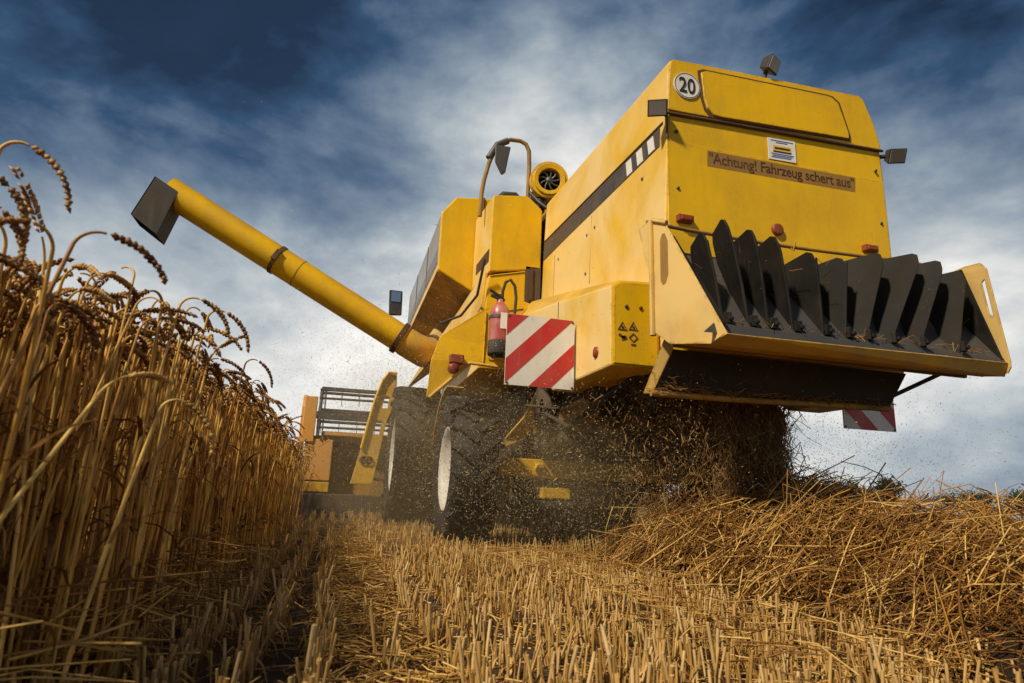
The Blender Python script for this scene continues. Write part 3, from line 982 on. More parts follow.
# --- unloading auger
a0 = Vector((0.58, 7.0, 2.06))
a1 = Vector((-2.02, 7.0, 3.44))
d_ = (a1 - a0).normalized()
b = MB()
b.tube([a0 + (a1 - a0) * t for t in np.linspace(0, 1, 8)], 0.158, 28)
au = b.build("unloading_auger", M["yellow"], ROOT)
b = MB()
q = a0 + (a1 - a0) * 0.02
b.lathe([(-0.03, 0.15), (-0.03, 0.185), (0.03, 0.185), (0.03, 0.15)], q, tuple(d_), 32, closed=True, smooth=False)
b.build("flange", M["seam"], au, 0.004)
b = MB()
q = a0 + (a1 - a0) * 0.55
b.lathe([(-0.02, 0.157), (-0.02, 0.168), (0.02, 0.168), (0.02, 0.157)], q, tuple(d_), 32, closed=True, smooth=False)
b.box(q + Vector((0.0, -0.16, 0.0)), (0.05, 0.06, 0.12), (0, 0.5, 0))
b.build("clamp_band", M["seam"], au)
b = MB()
b.lathe([(-0.004, 0.157), (-0.004, 0.1605), (0.004, 0.1605), (0.004, 0.157)], a0 + (a1 - a0) * 0.46, tuple(d_), 32, closed=True, smooth=False)
b.build("weld_ring", M["yellow_under"], au)
b = MB()
b.tube([a0, a0 - d_ * 0.12, Vector((0.80, 7.05, 1.97)), Vector((0.93, 7.2, 1.99)), Vector((1.05, 7.4, 2.12)), Vector((1.15, 7.5, 2.3))], [0.165, 0.165, 0.175, 0.19, 0.20, 0.2], 24)
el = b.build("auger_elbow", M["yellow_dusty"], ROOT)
b = MB()
b.lathe([(-0.03, 0.18), (-0.03, 0.22), (0.03, 0.22), (0.03, 0.18)], (0.93, 7.2, 1.99), (-0.75, -0.5, -0.3), 32, closed=True, smooth=False)
b.build("flange", M["seam"], el, 0.004)
b = MB()     # end of the tube closed by a sloping cap, and rubber spout hanging below
t0, t1, t2, t3 = Vector((-2.13, 0, 3.515)), Vector((-1.90, 0, 3.385)), Vector((-2.03, 0, 2.89)), Vector((-2.285, 0, 3.065))
A = [Vector((p.x, 6.84, p.z)) for p in (t0, t1, t2, t3)]
B = [Vector((p.x, 7.16, p.z)) for p in (t0, t1, t2, t3)]
for P0, P1 in ((0, 1), (1, 2), (3, 0)):
    b.sheet([A[P0], A[P1], B[P1], B[P0]], (0.010, 0, -0.008))
b.sheet(A, (0, 0.010, 0))
b.sheet(B, (0, -0.010, 0))
b.build("spout_boot", M["rubber"], ROOT, 0.004)


# --- wheels
def wheel(x0, x1, y, r, rim_r, lugs, lug_h, out):
    """x0..x1 tread band, out = -1 when the outer face looks left"""
    xc, hw = (x0 + x1) / 2, (x1 - x0) / 2
    root = empty("wheel", (xc, y, r), ROOT)
    b = MB()
    rr = r - lug_h
    prof = [(-hw * 0.80, rim_r), (-hw * 0.98, rim_r + (rr - rim_r) * 0.35), (-hw, rim_r + (rr - rim_r) * 0.65), (-hw * 0.93, rr - 0.03), (-hw * 0.80, rr),
            (0, rr + 0.012), (hw * 0.80, rr), (hw * 0.93, rr - 0.03), (hw, rim_r + (rr - rim_r) * 0.65), (hw * 0.98, rim_r + (rr - rim_r) * 0.35), (hw * 0.80, rim_r)]
    b.lathe(prof, (xc, y, r), (1, 0, 0), 64)
    for k in range(lugs):
        for sd in (-1, 1):
            a0_ = 2 * math.pi * (k + (0.5 if sd > 0 else 0)) / lugs
            path = []
            for t in np.linspace(0, 1, 5):
                xx = xc + sd * hw * (0.04 + 0.96 * t)
                aa = a0_ + t * hw * 0.85 / r
                rad = rr - 0.012 + lug_h * 0.5 - (0.10 * r * max(0, t - 0.75) * 1.2)
                path.append(Vector((xx, y + math.sin(aa) * rad, r + math.cos(aa) * rad)))
            # box-section bar
            vs, n = [], len(path)
            for i, p in enumerate(path):
                rad_d = Vector((0, p.y - y, p.z - r)).normalized()
                tan = (path[min(i + 1, n - 1)] - path[max(i - 1, 0)]).normalized()
                sid = tan.cross(rad_d).normalized()
                for uu, vv in ((-1, -1), (1, -1), (0.7, 1), (-0.7, 1)):
                    vs.append(p + sid * uu * 0.026 * (r / 0.62) ** 0.5 + rad_d * vv * lug_h * 0.6)
            fs = [(0, 1, 2, 3), tuple(4 * (n - 1) + i for i in (3, 2, 1, 0))]
            for i in range(n - 1):
                for j in range(4):
                    j2 = (j + 1) % 4
                    fs.append((4 * i + j, 4 * i + j2, 4 * i + 4 + j2, 4 * i + 4 + j))
            b.add(vs, fs)
    b.build("tyre", M["tyre"], root)
    b = MB()
    o = out
    prof = [(o * hw * 0.84, rim_r + 0.03), (o * hw * 0.86, rim_r + 0.01), (o * hw * 0.70, rim_r - 0.015), (o * hw * 0.45, rim_r - 0.05), (o * hw * 0.30, rim_r * 0.55), (o * hw * 0.42, rim_r * 0.40), (o * hw * 0.42, 0.0001)]
    b.lathe(prof, (xc, y, r), (1, 0, 0), 48)
    for k in range(8):
        a = 2 * math.pi * k / 8
        b.lathe([(0.03 * o, 0.0001), (0.03 * o, 0.016), (0, 0.018)], (xc + o * hw * 0.42, y + math.sin(a) * rim_r * 0.3, r + math.cos(a) * rim_r * 0.3), (1, 0, 0), 8)
    b.build("rim", M["rim"], root)
    return root


wheel(0.86, 1.24, 5.55, 0.635, 0.33, 20, 0.04, -1)
wheel(3.46, 3.84, 5.55, 0.635, 0.33, 20, 0.04, 1)
wheel(0.66, 1.26, 8.9, 0.93, 0.48, 22, 0.05, -1)
wheel(3.44, 4.04, 8.9, 0.93, 0.48, 22, 0.05, 1)

# rear axle
b = MB()
b.box((2.35, 5.36, 0.662), (2.24, 0.14, 0.155))
b.build("rear_axle", M["yellow"], ROOT, 0.012)
b = MB()
b.lathe([(-0.03, 0.0001), (-0.03, 0.045), (0.01, 0.05)], (1.66, 5.28, 0.665), (0, 1, 0), 16)
b.box((1.79, 5.30, 0.46), (0.25, 0.16, 0.09))
b.build("axle_pivot", M["yellow"], ROOT, 0.008)
b = MB()
b.box((1.80, 5.30, 0.37), (0.30, 0.14, 0.06))
b.build("tow_hitch", M["steel"], ROOT, 0.008)
MB().box((2.55, 6.4, 0.58), (1.7, 0.06, 0.44)).build("sky_gap_blocker", M["engine"], ROOT, 0.01)  # added board, closes off the bright sky gap under the chassis
b = MB()
b.sheet([(1.53, 4.9, 1.32), (1.69, 4.9, 1.33), (1.62, 4.95, 1.12), (1.52, 5.05, 0.98), (1.46, 5.1, 0.88), (1.30, 5.1, 0.80), (1.28, 5.1, 0.86), (1.42, 5.0, 1.05)], (0, 0.05, 0))
b.build("steering_arm", M["yellow_dusty"], ROOT, 0.008)
b = MB()
pts = []
for k in range(7):
    a = R(20 + 12 * k)
    pts.append((5.45 + math.cos(a) * 0.70, 0.62 + math.sin(a) * 0.70))
b.loft([(0.845, y, z) for y, z in pts] + [(0.845, y + 0.012, z + 0.012) for y, z in reversed(pts)],
       [(0.99, y, z) for y, z in pts] + [(0.99, y + 0.012, z + 0.012) for y, z in reversed(pts)])
b.build("mudguard", M["yellow_dusty"], ROOT)
# front axle & cab floor
b = MB()
b.box((2.35, 8.9, 0.93), (2.2, 0.3, 0.35))
b.box((2.35, 9.9, 1.15), (1.3, 2.0, 0.6), (R(-12), 0, 0))
b.build("feeder_house", M["yellow_under"], ROOT, 0.02)

# cab ahead of the tank
b = MB()
b.prism_x([(9.02, 1.75), (9.02, 3.28), (9.9, 3.34), (10.5, 3.28), (10.62, 2.6), (10.35, 1.75)], 1.35, 3.35)
cb = b.build("cab", M["cabglass"], ROOT, 0.03)
b = MB()
b.prism_x([(9.0, 3.28), (9.0, 3.40), (10.0, 3.46), (10.75, 3.38), (10.75, 3.28)], 1.30, 3.40)
b.build("cab_roof", M["yellow"], cb, 0.03)
b = MB()
b.prism_x([(9.0, 1.45), (9.0, 1.76), (10.4, 1.76), (10.4, 1.45)], 1.30, 3.40)
b.build("cab_floor", M["yellow_dusty"], cb, 0.02)
b = MB()
b.loft([(0.52, 10.0, 3.60), (0.74, 10.0, 3.60), (0.755, 10.0, 3.18), (0.545, 10.0, 3.16)], [(0.53, 10.07, 3.58), (0.73, 10.07, 3.58), (0.745, 10.07, 3.20), (0.555, 10.07, 3.18)])
mr = b.build("side_mirror", M["black"], ROOT, 0.02)
MB().sheet([(0.56, 9.992, 3.57), (0.71, 9.992, 3.57), (0.715, 9.992, 3.40), (0.565, 9.992, 3.40)], (0, 0.004, 0)).build("glass", M["mirror"], mr)
b = MB()
b.tube([(0.58, 10.04, 3.5), (0.57, 10.04, 3.02), (0.75, 9.95, 2.98), (1.38, 9.8, 2.9)], 0.018, 8)
b.tube([(0.57, 10.04, 3.10), (1.0, 9.9, 2.6), (1.38, 9.8, 2.4)], 0.014, 8)
b.build("mirror_arm", M["black"], mr)

# access ladder and platform at the cab side
LD = empty("access_ladder", (0.5, 9.5, 0.5), ROOT)
b = MB()
b.sheet([(0.60, 9.5, 2.14), (0.72, 9.5, 2.12), (0.74, 9.5, 1.75), (0.62, 9.5, 1.40), (0.50, 9.5, 0.53), (0.19, 9.5, 0.52), (0.30, 9.5, 1.05), (0.44, 9.5, 1.75), (0.52, 9.5, 2.02)], (0, 0.04, 0),
        [[(0.54, 9.5, 1.62), (0.62, 9.5, 1.62), (0.64, 9.5, 1.78), (0.58, 9.5, 1.80)], [(0.44, 9.5, 1.22), (0.53, 9.5, 1.22), (0.56, 9.5, 1.42), (0.49, 9.5, 1.44)]])
b.build("ladder_side", M["yellow_dusty"], LD, 0.006)
b = MB()
b.tube([(0.30, 9.47, 1.02), (0.43, 9.47, 1.72), (0.52, 9.47, 2.02), (0.60, 9.47, 2.15), (0.72, 9.47, 2.14)], 0.022, 8)
b.build("ladder_rail", M["yellow"], LD)
for k in range(5):
    MB().box((0.56 + 0.06 * k, 9.72, 0.6 + 0.3 * k), (0.28, 0.36, 0.035)).build("ladder_tread", M["steel"], LD)
b = MB()
for xx in (0.345, 0.42):
    b.lathe([(-0.01, 0.03), (-0.02, 0.055), (0.0, 0.06)], (xx, 9.49, 0.86), (0, 1, 0), 14)
b.build("ladder_bolt", M["seam"], LD)

# --- cutting header
HD = empty("cutting_header", (2.35, 11.2, 0.4), ROOT)
b = MB()
b.box((2.35, 11.3, 0.64), (5.8, 0.06, 1.13))
b.box((2.35, 11.15, 1.24), (5.8, 0.16, 0.10))
b.build("header_back", M["yellow_under"], HD, 0.01)
MB().box((2.35, 11.12, 0.19), (5.8, 0.30, 0.36)).build("header_trough", M["engine"], HD, 0.02)  # dark box stands in for the shade below the header
MB().box((-0.33, 11.04, 0.90), (0.44, 0.05, 0.66)).build("header_panel", M["orange"], HD, 0.01)
MB().box((-0.33, 11.04, 0.47), (0.44, 0.05, 0.16)).build("header_panel", M["yellow_dusty"], HD, 0.01)
b = MB()
b.prism_x([(11.0, 0.42), (11.0, 1.25), (11.02, 1.75), (11.12, 1.95), (11.3, 1.98), (11.45, 1.80), (11.6, 1.2), (12.4, 0.5), (12.4, 0.35)], -0.66, -0.60)
b.build("end_divider", M["orange"], HD, 0.01)
b = MB()
b.prism_x([(11.0, 0.42), (11.0, 1.25), (11.02, 1.55), (11.6, 1.2), (12.4, 0.5), (12.4, 0.35)], 5.30, 5.36)
b.build("end_divider", M["orange"], HD, 0.01)
b = MB()
b.box((-0.52, 11.02, 1.55), (0.20, 0.06, 0.75))
b.build("divider_flange", M["orange"], HD, 0.012)
reel = MB()
rc = Vector((0, 11.9, 1.72))
for k in range(6):
    a = R(60 * k + 18)
    yy, zz = rc.y + math.cos(a) * 0.52, rc.z + math.sin(a) * 0.52
    reel.tube([(-0.40, yy, zz), (5.1, yy, zz)], 0.026, 8)
    for xx in np.arange(-0.35, 5.0, 0.30):
        reel.tube([(xx, yy, zz), (xx + 0.01, yy + 0.04, zz - 0.2)], 0.006, 5)
reel.tube([(-0.45, rc.y, rc.z), (5.15, rc.y, rc.z)], 0.07, 12)
for xx in (-0.40, 0.9, 2.35, 3.8, 5.1):
    for k in range(6):
        a = R(60 * k + 18)
        reel.tube([(xx, rc.y, rc.z), (xx, rc.y + math.cos(a) * 0.52, rc.z + math.sin(a) * 0.52)], 0.02, 6)
    ring = [(xx, rc.y + math.cos(R(60 * k + 18)) * 0.52, rc.z + math.sin(R(60 * k + 18)) * 0.52) for k in range(7)]
    reel.tube(ring, 0.018, 6)
reel.build("reel", M["steel"], HD)
b = MB()
b.tube([(-0.36, 10.98, 1.28), (-0.36, 10.98, 2.05)], 0.02, 8)
b.tube([(-0.30, 10.98, 1.28), (-0.30, 10.98, 2.05)], 0.012, 8)
for zz in (2.04, 1.90, 1.68, 1.42):
    b.tube([(-0.40, 10.98, zz), (1.6, 10.98, zz + 0.02)], 0.02 if zz != 1.68 else 0.016, 8)
b.box((0.6, 10.97, 1.60), (2.0, 0.04, 0.10))
b.build("guard_rail", M["steel"], HD)
MB().box((1.0, 11.05, 1.33), (2.6, 0.12, 0.07)).build("header_beam", M["orange"], HD, 0.01)

# ------------------------------------------------------------------ fire extinguisher (hangs on its bracket)
FE = empty("fire_extinguisher", (1.135, 4.80, 1.49))
tag(FE, "dusty red fire extinguisher with black hose mounted beside the striped board", "fire extinguisher")
b = MB()
b.lathe([(0.0, 0.0001), (0.0, 0.075), (0.02, 0.082), (0.10, 0.083), (0.31, 0.083), (0.36, 0.072), (0.40, 0.042), (0.42, 0.030), (0.44, 0.030)], (1.135, 4.80, 1.515), (0, 0, 1), 28)
b.build("cylinder", M["ext_red"], FE)
b = MB()
b.lathe([(0.0, 0.0001), (0.0, 0.084), (0.015, 0.087), (0.11, 0.087), (0.115, 0.083)], (1.135, 4.80, 1.495), (0, 0, 1), 28)
b.build("rubber_foot", M["rubber"], FE)
b = MB()
b.box((1.16, 4.715, 1.76), (0.075, 0.006, 0.13))
b.build("instruction_label", M["white"], FE)
b = MB()
b.tube([(1.15, 4.80, 1.94), (1.145, 4.78, 2.02), (1.165, 4.77, 2.10), (1.205, 4.77, 2.125), (1.245, 4.78, 2.08), (1.262, 4.79, 1.98), (1.255, 4.80, 1.82), (1.24, 4.81, 1.68)], 0.013, 8)
b.build("hose", M["rubber"], FE)
b = MB()
b.box((1.11, 4.79, 1.965), (0.12, 0.03, 0.02), (0, 0.3, 0))
b.box((1.10, 4.79, 1.995), (0.13, 0.03, 0.014), (0, 0.5, 0))
b.lathe([(0, 0.018), (0.06, 0.016), (0.06, 0.0001)], (1.135, 4.80, 1.94), (0, 0, 1), 12)
b.build("valve_handle", M["ink"], FE)
b = MB()
b.lathe([(-0.012, 0.084), (-0.012, 0.088), (0.012, 0.088), (0.012, 0.084)], (1.135, 4.80, 1.80), (0, 0, 1), 28, closed=True, smooth=False)
b.box((1.14, 4.935, 1.70), (0.06, 0.10, 0.34))
b.build("mounting_bracket", M["steel"], FE)


# ------------------------------------------------------------------ plants (numpy)
def frames(P):
    d = np.gradient(P, axis=0)
    d /= np.linalg.norm(d, axis=1, keepdims=True) + 1e-9
    ref = np.array([0.31, 0.95, 0.05])
    u = ref - d * (d @ ref)[:, None]
    u /= np.linalg.norm(u, axis=1, keepdims=True) + 1e-9
    return d, u, np.cross(d, u)


class Geo:
    """collects verts, tris, quads with per-vertex tint and per-face material"""

    def __init__(self):
        self.V, self.Q, self.T, self.t, self.qm, self.tm, self.n = [], [], [], [], [], [], 0

    def tube(self, P, r, seg, tint, mi=0):
        P = np.asarray(P, float)
        n = len(P)
        r = np.broadcast_to(np.asarray(r, float), (n,))
        _, u, s = frames(P)
        a = np.arange(seg) * 2 * np.pi / seg
        V = P[:, None, :] + r[:, None, None] * (u[:, None, :] * np.cos(a)[None, :, None] + s[:, None, :] * np.sin(a)[None, :, None])
        i = (np.arange(n - 1) * seg)[:, None]
        k = np.arange(seg)[None, :]
        k2 = (k + 1) % seg
        Q = np.stack([i + k, i + k2, i + seg + k2, i + seg + k], -1).reshape(-1, 4)
        self._push(V.reshape(-1, 3), Q, None, tint, mi)

    def octa(self, c, ax, side, L, w, tint, mi=1):
        nrm = np.cross(ax, side)
        V = np.array([c - ax * L * 0.45, c + side * w, c + nrm * w * 0.8, c - side * w, c - nrm * w * 0.8, c + ax * L * 0.55])
        T = np.array([[0, 2, 1], [0, 3, 2], [0, 4, 3], [0, 1, 4], [5, 1, 2], [5, 2, 3], [5, 3, 4], [5, 4, 1]])
        self._push(V, None, T, tint, mi)

    def strip(self, P, w, side, tint, mi=2):
        P = np.asarray(P, float)
        n = len(P)
        w = np.asarray(w, float)
        V = np.concatenate([P - side * w[:, None], P + side * w[:, None]])
        i = np.arange(n - 1)
        Q = np.stack([i, i + 1, n + i + 1, n + i], -1)
        self._push(V, Q, None, tint, mi)

    def _push(self, V, Q, T, tint, mi):
        self.V.append(V)
        self.t.append(np.full(len(V), tint))
        if Q is not None:
            self.Q.append(Q + self.n)
            self.qm.append(np.full(len(Q), mi))
        if T is not None:
            self.T.append(T + self.n)
            self.tm.append(np.full(len(T), mi))
        self.n += len(V)

    def arrays(self):
        V = np.concatenate(self.V)
        Q = np.concatenate(self.Q) if self.Q else np.zeros((0, 4), int)
        T = np.concatenate(self.T) if self.T else np.zeros((0, 3), int)
        qm = np.concatenate(self.qm) if self.qm else np.zeros(0, int)
        tm = np.concatenate(self.tm) if self.tm else np.zeros(0, int)
        return V, Q, T, np.concatenate(self.t), qm, tm


def stalk_curve(h, nod, rng, n=10, lean=0.05):
    """stem leaning a little, neck nodding over in +x of the template"""
    t = np.linspace(0, 1, n)
    x = lean * t ** 1.5
    P = np.stack([x, 0.012 * np.sin(3 * t + rng.uniform(0, 6)), h * t], 1)
    return P


def wheat(G, h, nod, rng, lod=0, thick=1.0, ear_len=0.095, leaves=2, lean=0.05):
    """nod = total turn of the neck in radians"""
    n = (8, 5, 3)[lod]
    P = stalk_curve(h - 0.06, nod, rng, n, lean)
    ang0 = math.atan2(lean * 1.5, h)
    # neck
    pts = [P[-1]]
    a = ang0
    neck = 0.045
    k = (7, 5, 3)[lod]
    for i in range(k):
        a += nod * 0.62 / k
        pts.append(pts[-1] + np.array([math.sin(a), 0, math.cos(a)]) * neck / k)
    stem = np.concatenate([P, np.array(pts[1:])])
    tint = rng.uniform(0.0, 1.0) ** 0.8
    r = np.linspace(0.0026, 0.0013, len(stem)) * thick
    G.tube(stem, r, (6, 4, 3)[lod], tint, 0)
    if lod < 2:   # nodes on the stem
        for f in (0.3, 0.62):
            q = P[int(f * (n - 1))]
            G.octa(q, np.array([0, 0, 1.0]), np.array([1.0, 0, 0]), 0.016, 0.0036 * thick, tint * 0.5, 0)
    # ear
    m = (11, 8, 5)[lod]
    p = stem[-1]
    for i in range(m):
        a += nod * 0.38 / m
        ax = np.array([math.sin(a), 0, math.cos(a)])
        p = p + ax * ear_len / m
        sd = np.array([0, 1.0, 0])
        up = np.cross(ax, sd)
        f = 1.0 - 0.45 * abs(i / m - 0.35)
        et = np.clip(tint * 0.6 + rng.uniform(-0.2, 0.5), 0, 1)
        if rng.random() < 0.06:
            continue
        for s in (-1, 1):
            dirv = ax * 0.86 + sd * s * 0.5 + up * rng.uniform(-0.2, 0.2)
            dirv /= np.linalg.norm(dirv)
            G.octa(p + sd * s * 0.0042 * f * thick ** 0.5 + ax * (0.003 if s > 0 else 0), dirv, up, 0.0190 * f * rng.uniform(0.8, 1.2), 0.0050 * f * rng.uniform(0.75, 1.25) * thick ** 0.5, et, 1)
    # dry leaves
    for l in range(leaves):
        f = rng.uniform(0.18, 0.85)
        q = P[int(f * (n - 1))]
        az = rng.uniform(0, 2 * math.pi)
        L = rng.uniform(0.10, 0.26)
        kk = 6 if lod == 0 else 4
        tt = np.linspace(0, 1, kk)
        el = rng.uniform(0.2, 1.1)
        curl = rng.uniform(1.2, 3.6)
        e = el - curl * tt
        step = L / (kk - 1)
        out = np.concatenate([[0], np.cumsum(np.cos(e[:-1]) * step)])
        zz = np.concatenate([[0], np.cumsum(np.sin(e[:-1]) * step)])
        LP = q + np.stack([out * math.cos(az), out * math.sin(az), zz], 1)
        wd = 0.0046 * np.sin(np.pi * (0.12 + 0.86 * tt)) * rng.uniform(0.6, 1.2)
        G.strip(LP, wd, np.array([-math.sin(az), math.cos(az), rng.uniform(-0.4, 0.4)]), rng.uniform(0, 0.9), 2)


def scatter(name, templates, pos, rotz, scale, tilt, tiltaz, which, mats, tint_j=0.25, rng=RNG):
    """copies of templates merged to one mesh"""
    Vs, Qs, Ts, ts, qms, tms = [], [], [], [], [], []
    base = 0
    for k, tp in enumerate(templates):
        idx = np.nonzero(which == k)[0]
        if not len(idx):
            continue
        V, Q, T, t, qm, tm = tp
        ca, sa = np.cos(rotz[idx]), np.sin(rotz[idx])
        s = scale[idx]
        x = (V[None, :, 0] * ca[:, None] - V[None, :, 1] * sa[:, None]) * s[:, None]
        y = (V[None, :, 0] * sa[:, None] + V[None, :, 1] * ca[:, None]) * s[:, None]
        z = V[None, :, 2] * s[:, None]
        tx, ty = np.tan(tilt[idx]) * np.cos(tiltaz[idx]), np.tan(tilt[idx]) * np.sin(tiltaz[idx])
        x = x + z * tx[:, None]
        y = y + z * ty[:, None]
        W = np.stack([x + pos[idx, 0:1], y + pos[idx, 1:2], z + pos[idx, 2:3]], -1)
        n, m = len(idx), len(V)
        off = base + np.arange(n) * m
        Vs.append(W.reshape(-1, 3))
        ts.append(np.clip(t[None, :] + rng.uniform(-tint_j, tint_j, n)[:, None], 0, 1).ravel())
        if len(Q):
            Qs.append((Q[None] + off[:, None, None]).reshape(-1, 4))
            qms.append(np.tile(qm, n))
        if len(T):
            Ts.append((T[None] + off[:, None, None]).reshape(-1, 3))
            tms.append(np.tile(tm, n))
        base += n * m
    F, nm = [], []
    if Qs:
        F.append(np.concatenate(Qs)); nm.append(np.concatenate(qms))
    if Ts:
        F.append(np.concatenate(Ts)); nm.append(np.concatenate(tms))
    return bulk(name, np.concatenate(Vs), F, np.concatenate(ts), None, False, np.concatenate(nm), mats)


def make_wheat_crop():
    rng = np.random.default_rng(3)
    tmpl = []
    nA, nB, nC = 26, 18, 8
    def nodding():
        return rng.uniform(2.3, 3.2) if rng.random() < 0.72 else rng.uniform(0.6, 2.2)
    for k in range(nA):
        G = Geo()
        wheat(G, rng.uniform(0.77, 0.86), nodding(), rng, 0, rng.uniform(1.2, 1.8), rng.uniform(0.075, 0.115), rng.integers(1, 4), rng.uniform(0, 0.07))
        tmpl.append(G.arrays())
    for k in range(nB):
        G = Geo()
        wheat(G, rng.uniform(0.78, 0.87), nodding(), rng, 1, 1.9, rng.uniform(0.09, 0.12), rng.integers(1, 3), rng.uniform(0, 0.07))
        tmpl.append(G.arrays())
    for k in range(nC):
        G = Geo()
        wheat(G, rng.uniform(0.76, 0.88), nodding(), rng, 2, 1.9, 0.105, 1, 0.05)
        tmpl.append(G.arrays())
    pts = []
    # front band of the standing crop, then the mass behind it, then the far rows
    def band(x0, x1, y0, y1, dens, cls):
        n = int((x1 - x0) * (y1 - y0) * dens)
        x = rng.uniform(x0, x1, n)
        y = rng.uniform(y0, y1, n)
        x = x0 + (np.round((x - x0) / 0.125) * 0.125) * 0.6 + (x - x0) * 0.4
        pts.append(np.stack([x, y, np.full(n, cls)], 1))
    band(-0.56, -0.42, 0.86, 4.2, 460, 0)
    band(-0.80, -0.56, 0.88, 4.2, 620, 0)
    band(-1.05, -0.52, 0.88, 1.7, 420, 0)
    band(-1.25, -0.80, 0.98, 4.2, 480, 1)
    band(-1.9, -1.25, 1.2, 5.0, 170, 2)
    band(-1.1, -0.42, 4.2, 8.0, 300, 1)
    band(-2.6, -1.5, 1.4, 6.0, 110, 2)
    band(-2.4, -1.1, 4.2, 11.5, 110, 2)
    band(-1.1, -0.50, 8.0, 11.6, 220, 2)
    band(-6.0, -2.4, 3.0, 16.0, 28, 2)
    A = np.concatenate(pts)
    # a ragged front edge
    A[:, 0] += 0.035 * np.sin(A[:, 1] * 5.1) + 0.02 * np.sin(A[:, 1] * 13.7)
    n = len(A)
    cls = A[:, 2].astype(int)
    which = np.where(cls == 0, rng.integers(0, nA, n), np.where(cls == 1, nA + rng.integers(0, nB, n), nA + nB + rng.integers(0, nC, n)))
    pos = np.stack([A[:, 0], A[:, 1], np.zeros(n) - 0.01], 1)
    rot = rng.uniform(-math.pi, math.pi, n)          # most ears nod out of the crop towards the cut side
    sc_ = rng.normal(1.0, 0.032, n)
    sc_ *= np.interp(A[:, 1], [0.8, 1.2, 1.8, 3.0], [0.945, 0.975, 1.01, 1.035])
    tilt = np.abs(rng.normal(0, R(2.6), n))
    wild = (rng.random(n) < 0.035) & (A[:, 1] > 1.7)
    tilt = np.where(wild, rng.uniform(R(12), R(30), n), tilt)
    az = rng.uniform(-math.pi, math.pi, n)
    # keep the wild ones from leaning far out over the stubble
    az = np.where(wild, rng.choice([math.pi / 2, -math.pi / 2], n) + rng.normal(0, 0.4, n), az)
    o = scatter("wheat_crop", tmpl, pos, rot, sc_, tilt, az, which, [M["wheat"], M["ear"], M["leaf"]])
    tag(o, "uncut standing ripe wheat along the left of the field", "wheat", kind="stuff")


make_wheat_crop()


def hero_wheat(label, x, y, h, nod, rot, tilt, tiltaz, thick=1.5, ear=0.11, seed=1, leaves=1, tint=None):
    rng = np.random.default_rng(seed)
    G = Geo()
    wheat(G, h, nod, rng, 0, thick, ear, leaves, 0.05)
    V, Q, T, t, qm, tm = G.arrays()
    ca, sa = math.cos(rot), math.sin(rot)
    X = V[:, 0] * ca - V[:, 1] * sa + V[:, 2] * math.tan(tilt) * math.cos(tiltaz)
    Y = V[:, 0] * sa + V[:, 1] * ca + V[:, 2] * math.tan(tilt) * math.sin(tiltaz)
    W = np.stack([X, Y, V[:, 2]], 1)
    if tint is not None:
        t = np.clip(t * 0 + tint, 0, 1)

    def sub(name, mi, material):
        q, tr = Q[qm == mi], T[tm == mi]
        used = np.unique(np.concatenate([q.ravel(), tr.ravel()]))
        if not len(used):
            return None
        mp = np.zeros(len(W), int)
        mp[used] = np.arange(len(used))
        F = [f for f in (mp[q] if len(q) else None, mp[tr] if len(tr) else None) if f is not None]
        return bulk(name, W[used], F, t[used], material)
    stem = sub("wheat_stalk", 0, M["wheat"])
    put(stem, (x, y, -0.01))
    tag(stem, label, "wheat stalk", "wheat stalks standing out of the crop edge")
    for nm, mi, mm in (("ear", 1, M["ear"]), ("leaf", 2, M["leaf"])):
        o = sub(nm, mi, mm)
        if o:
            o.parent = stem
    return stem


hero_wheat("tallest wheat stalk at the near end, dark drooping ear high against the blue sky", -0.62, 1.06, 0.965, 2.9, 0.1, R(1.0), 0.0, 1.7, 0.12, 21)
hero_wheat("wheat stalk close beside the tallest one, its shorter ear hooked straight down", -0.60, 0.98, 0.87, 3.1, 0.2, R(0.5), 0.0, 1.7, 0.11, 22)
hero_wheat("wheat stalk whose small curled ear stands clear of the crop just below the auger spout", -0.40, 1.38, 0.83, 2.7, 0.2, R(0.5), 0.3, 1.4, 0.09, 23)
hero_wheat("wheat stalk bowing in a long hook against the pale sky, ear pointing straight down", -0.40, 1.62, 0.865, 2.9, 0.15, R(1), 0.0, 1.4, 0.11, 24)
hero_wheat("wheat stalk with a hooked ear nodding lowest over the cut side, nearest the reel", -0.40, 2.2, 0.86, 3.0, 0.0, R(2), 0.0, 1.4, 0.11, 25)
hero_wheat("thick pale wheat stalk leaning strongly across the upright stems near the bottom corner", -0.50, 0.74, 0.60, 1.6, 1.2, R(30), R(66), 1.6, 0.09, 26, 0, 0.95)
hero_wheat("pale curled ear of wheat hanging low in front of the upright stems", -0.385, 1.22, 0.60, 2.9, 0.1, R(3), R(30), 1.6, 0.11, 27, 1, 0.95)


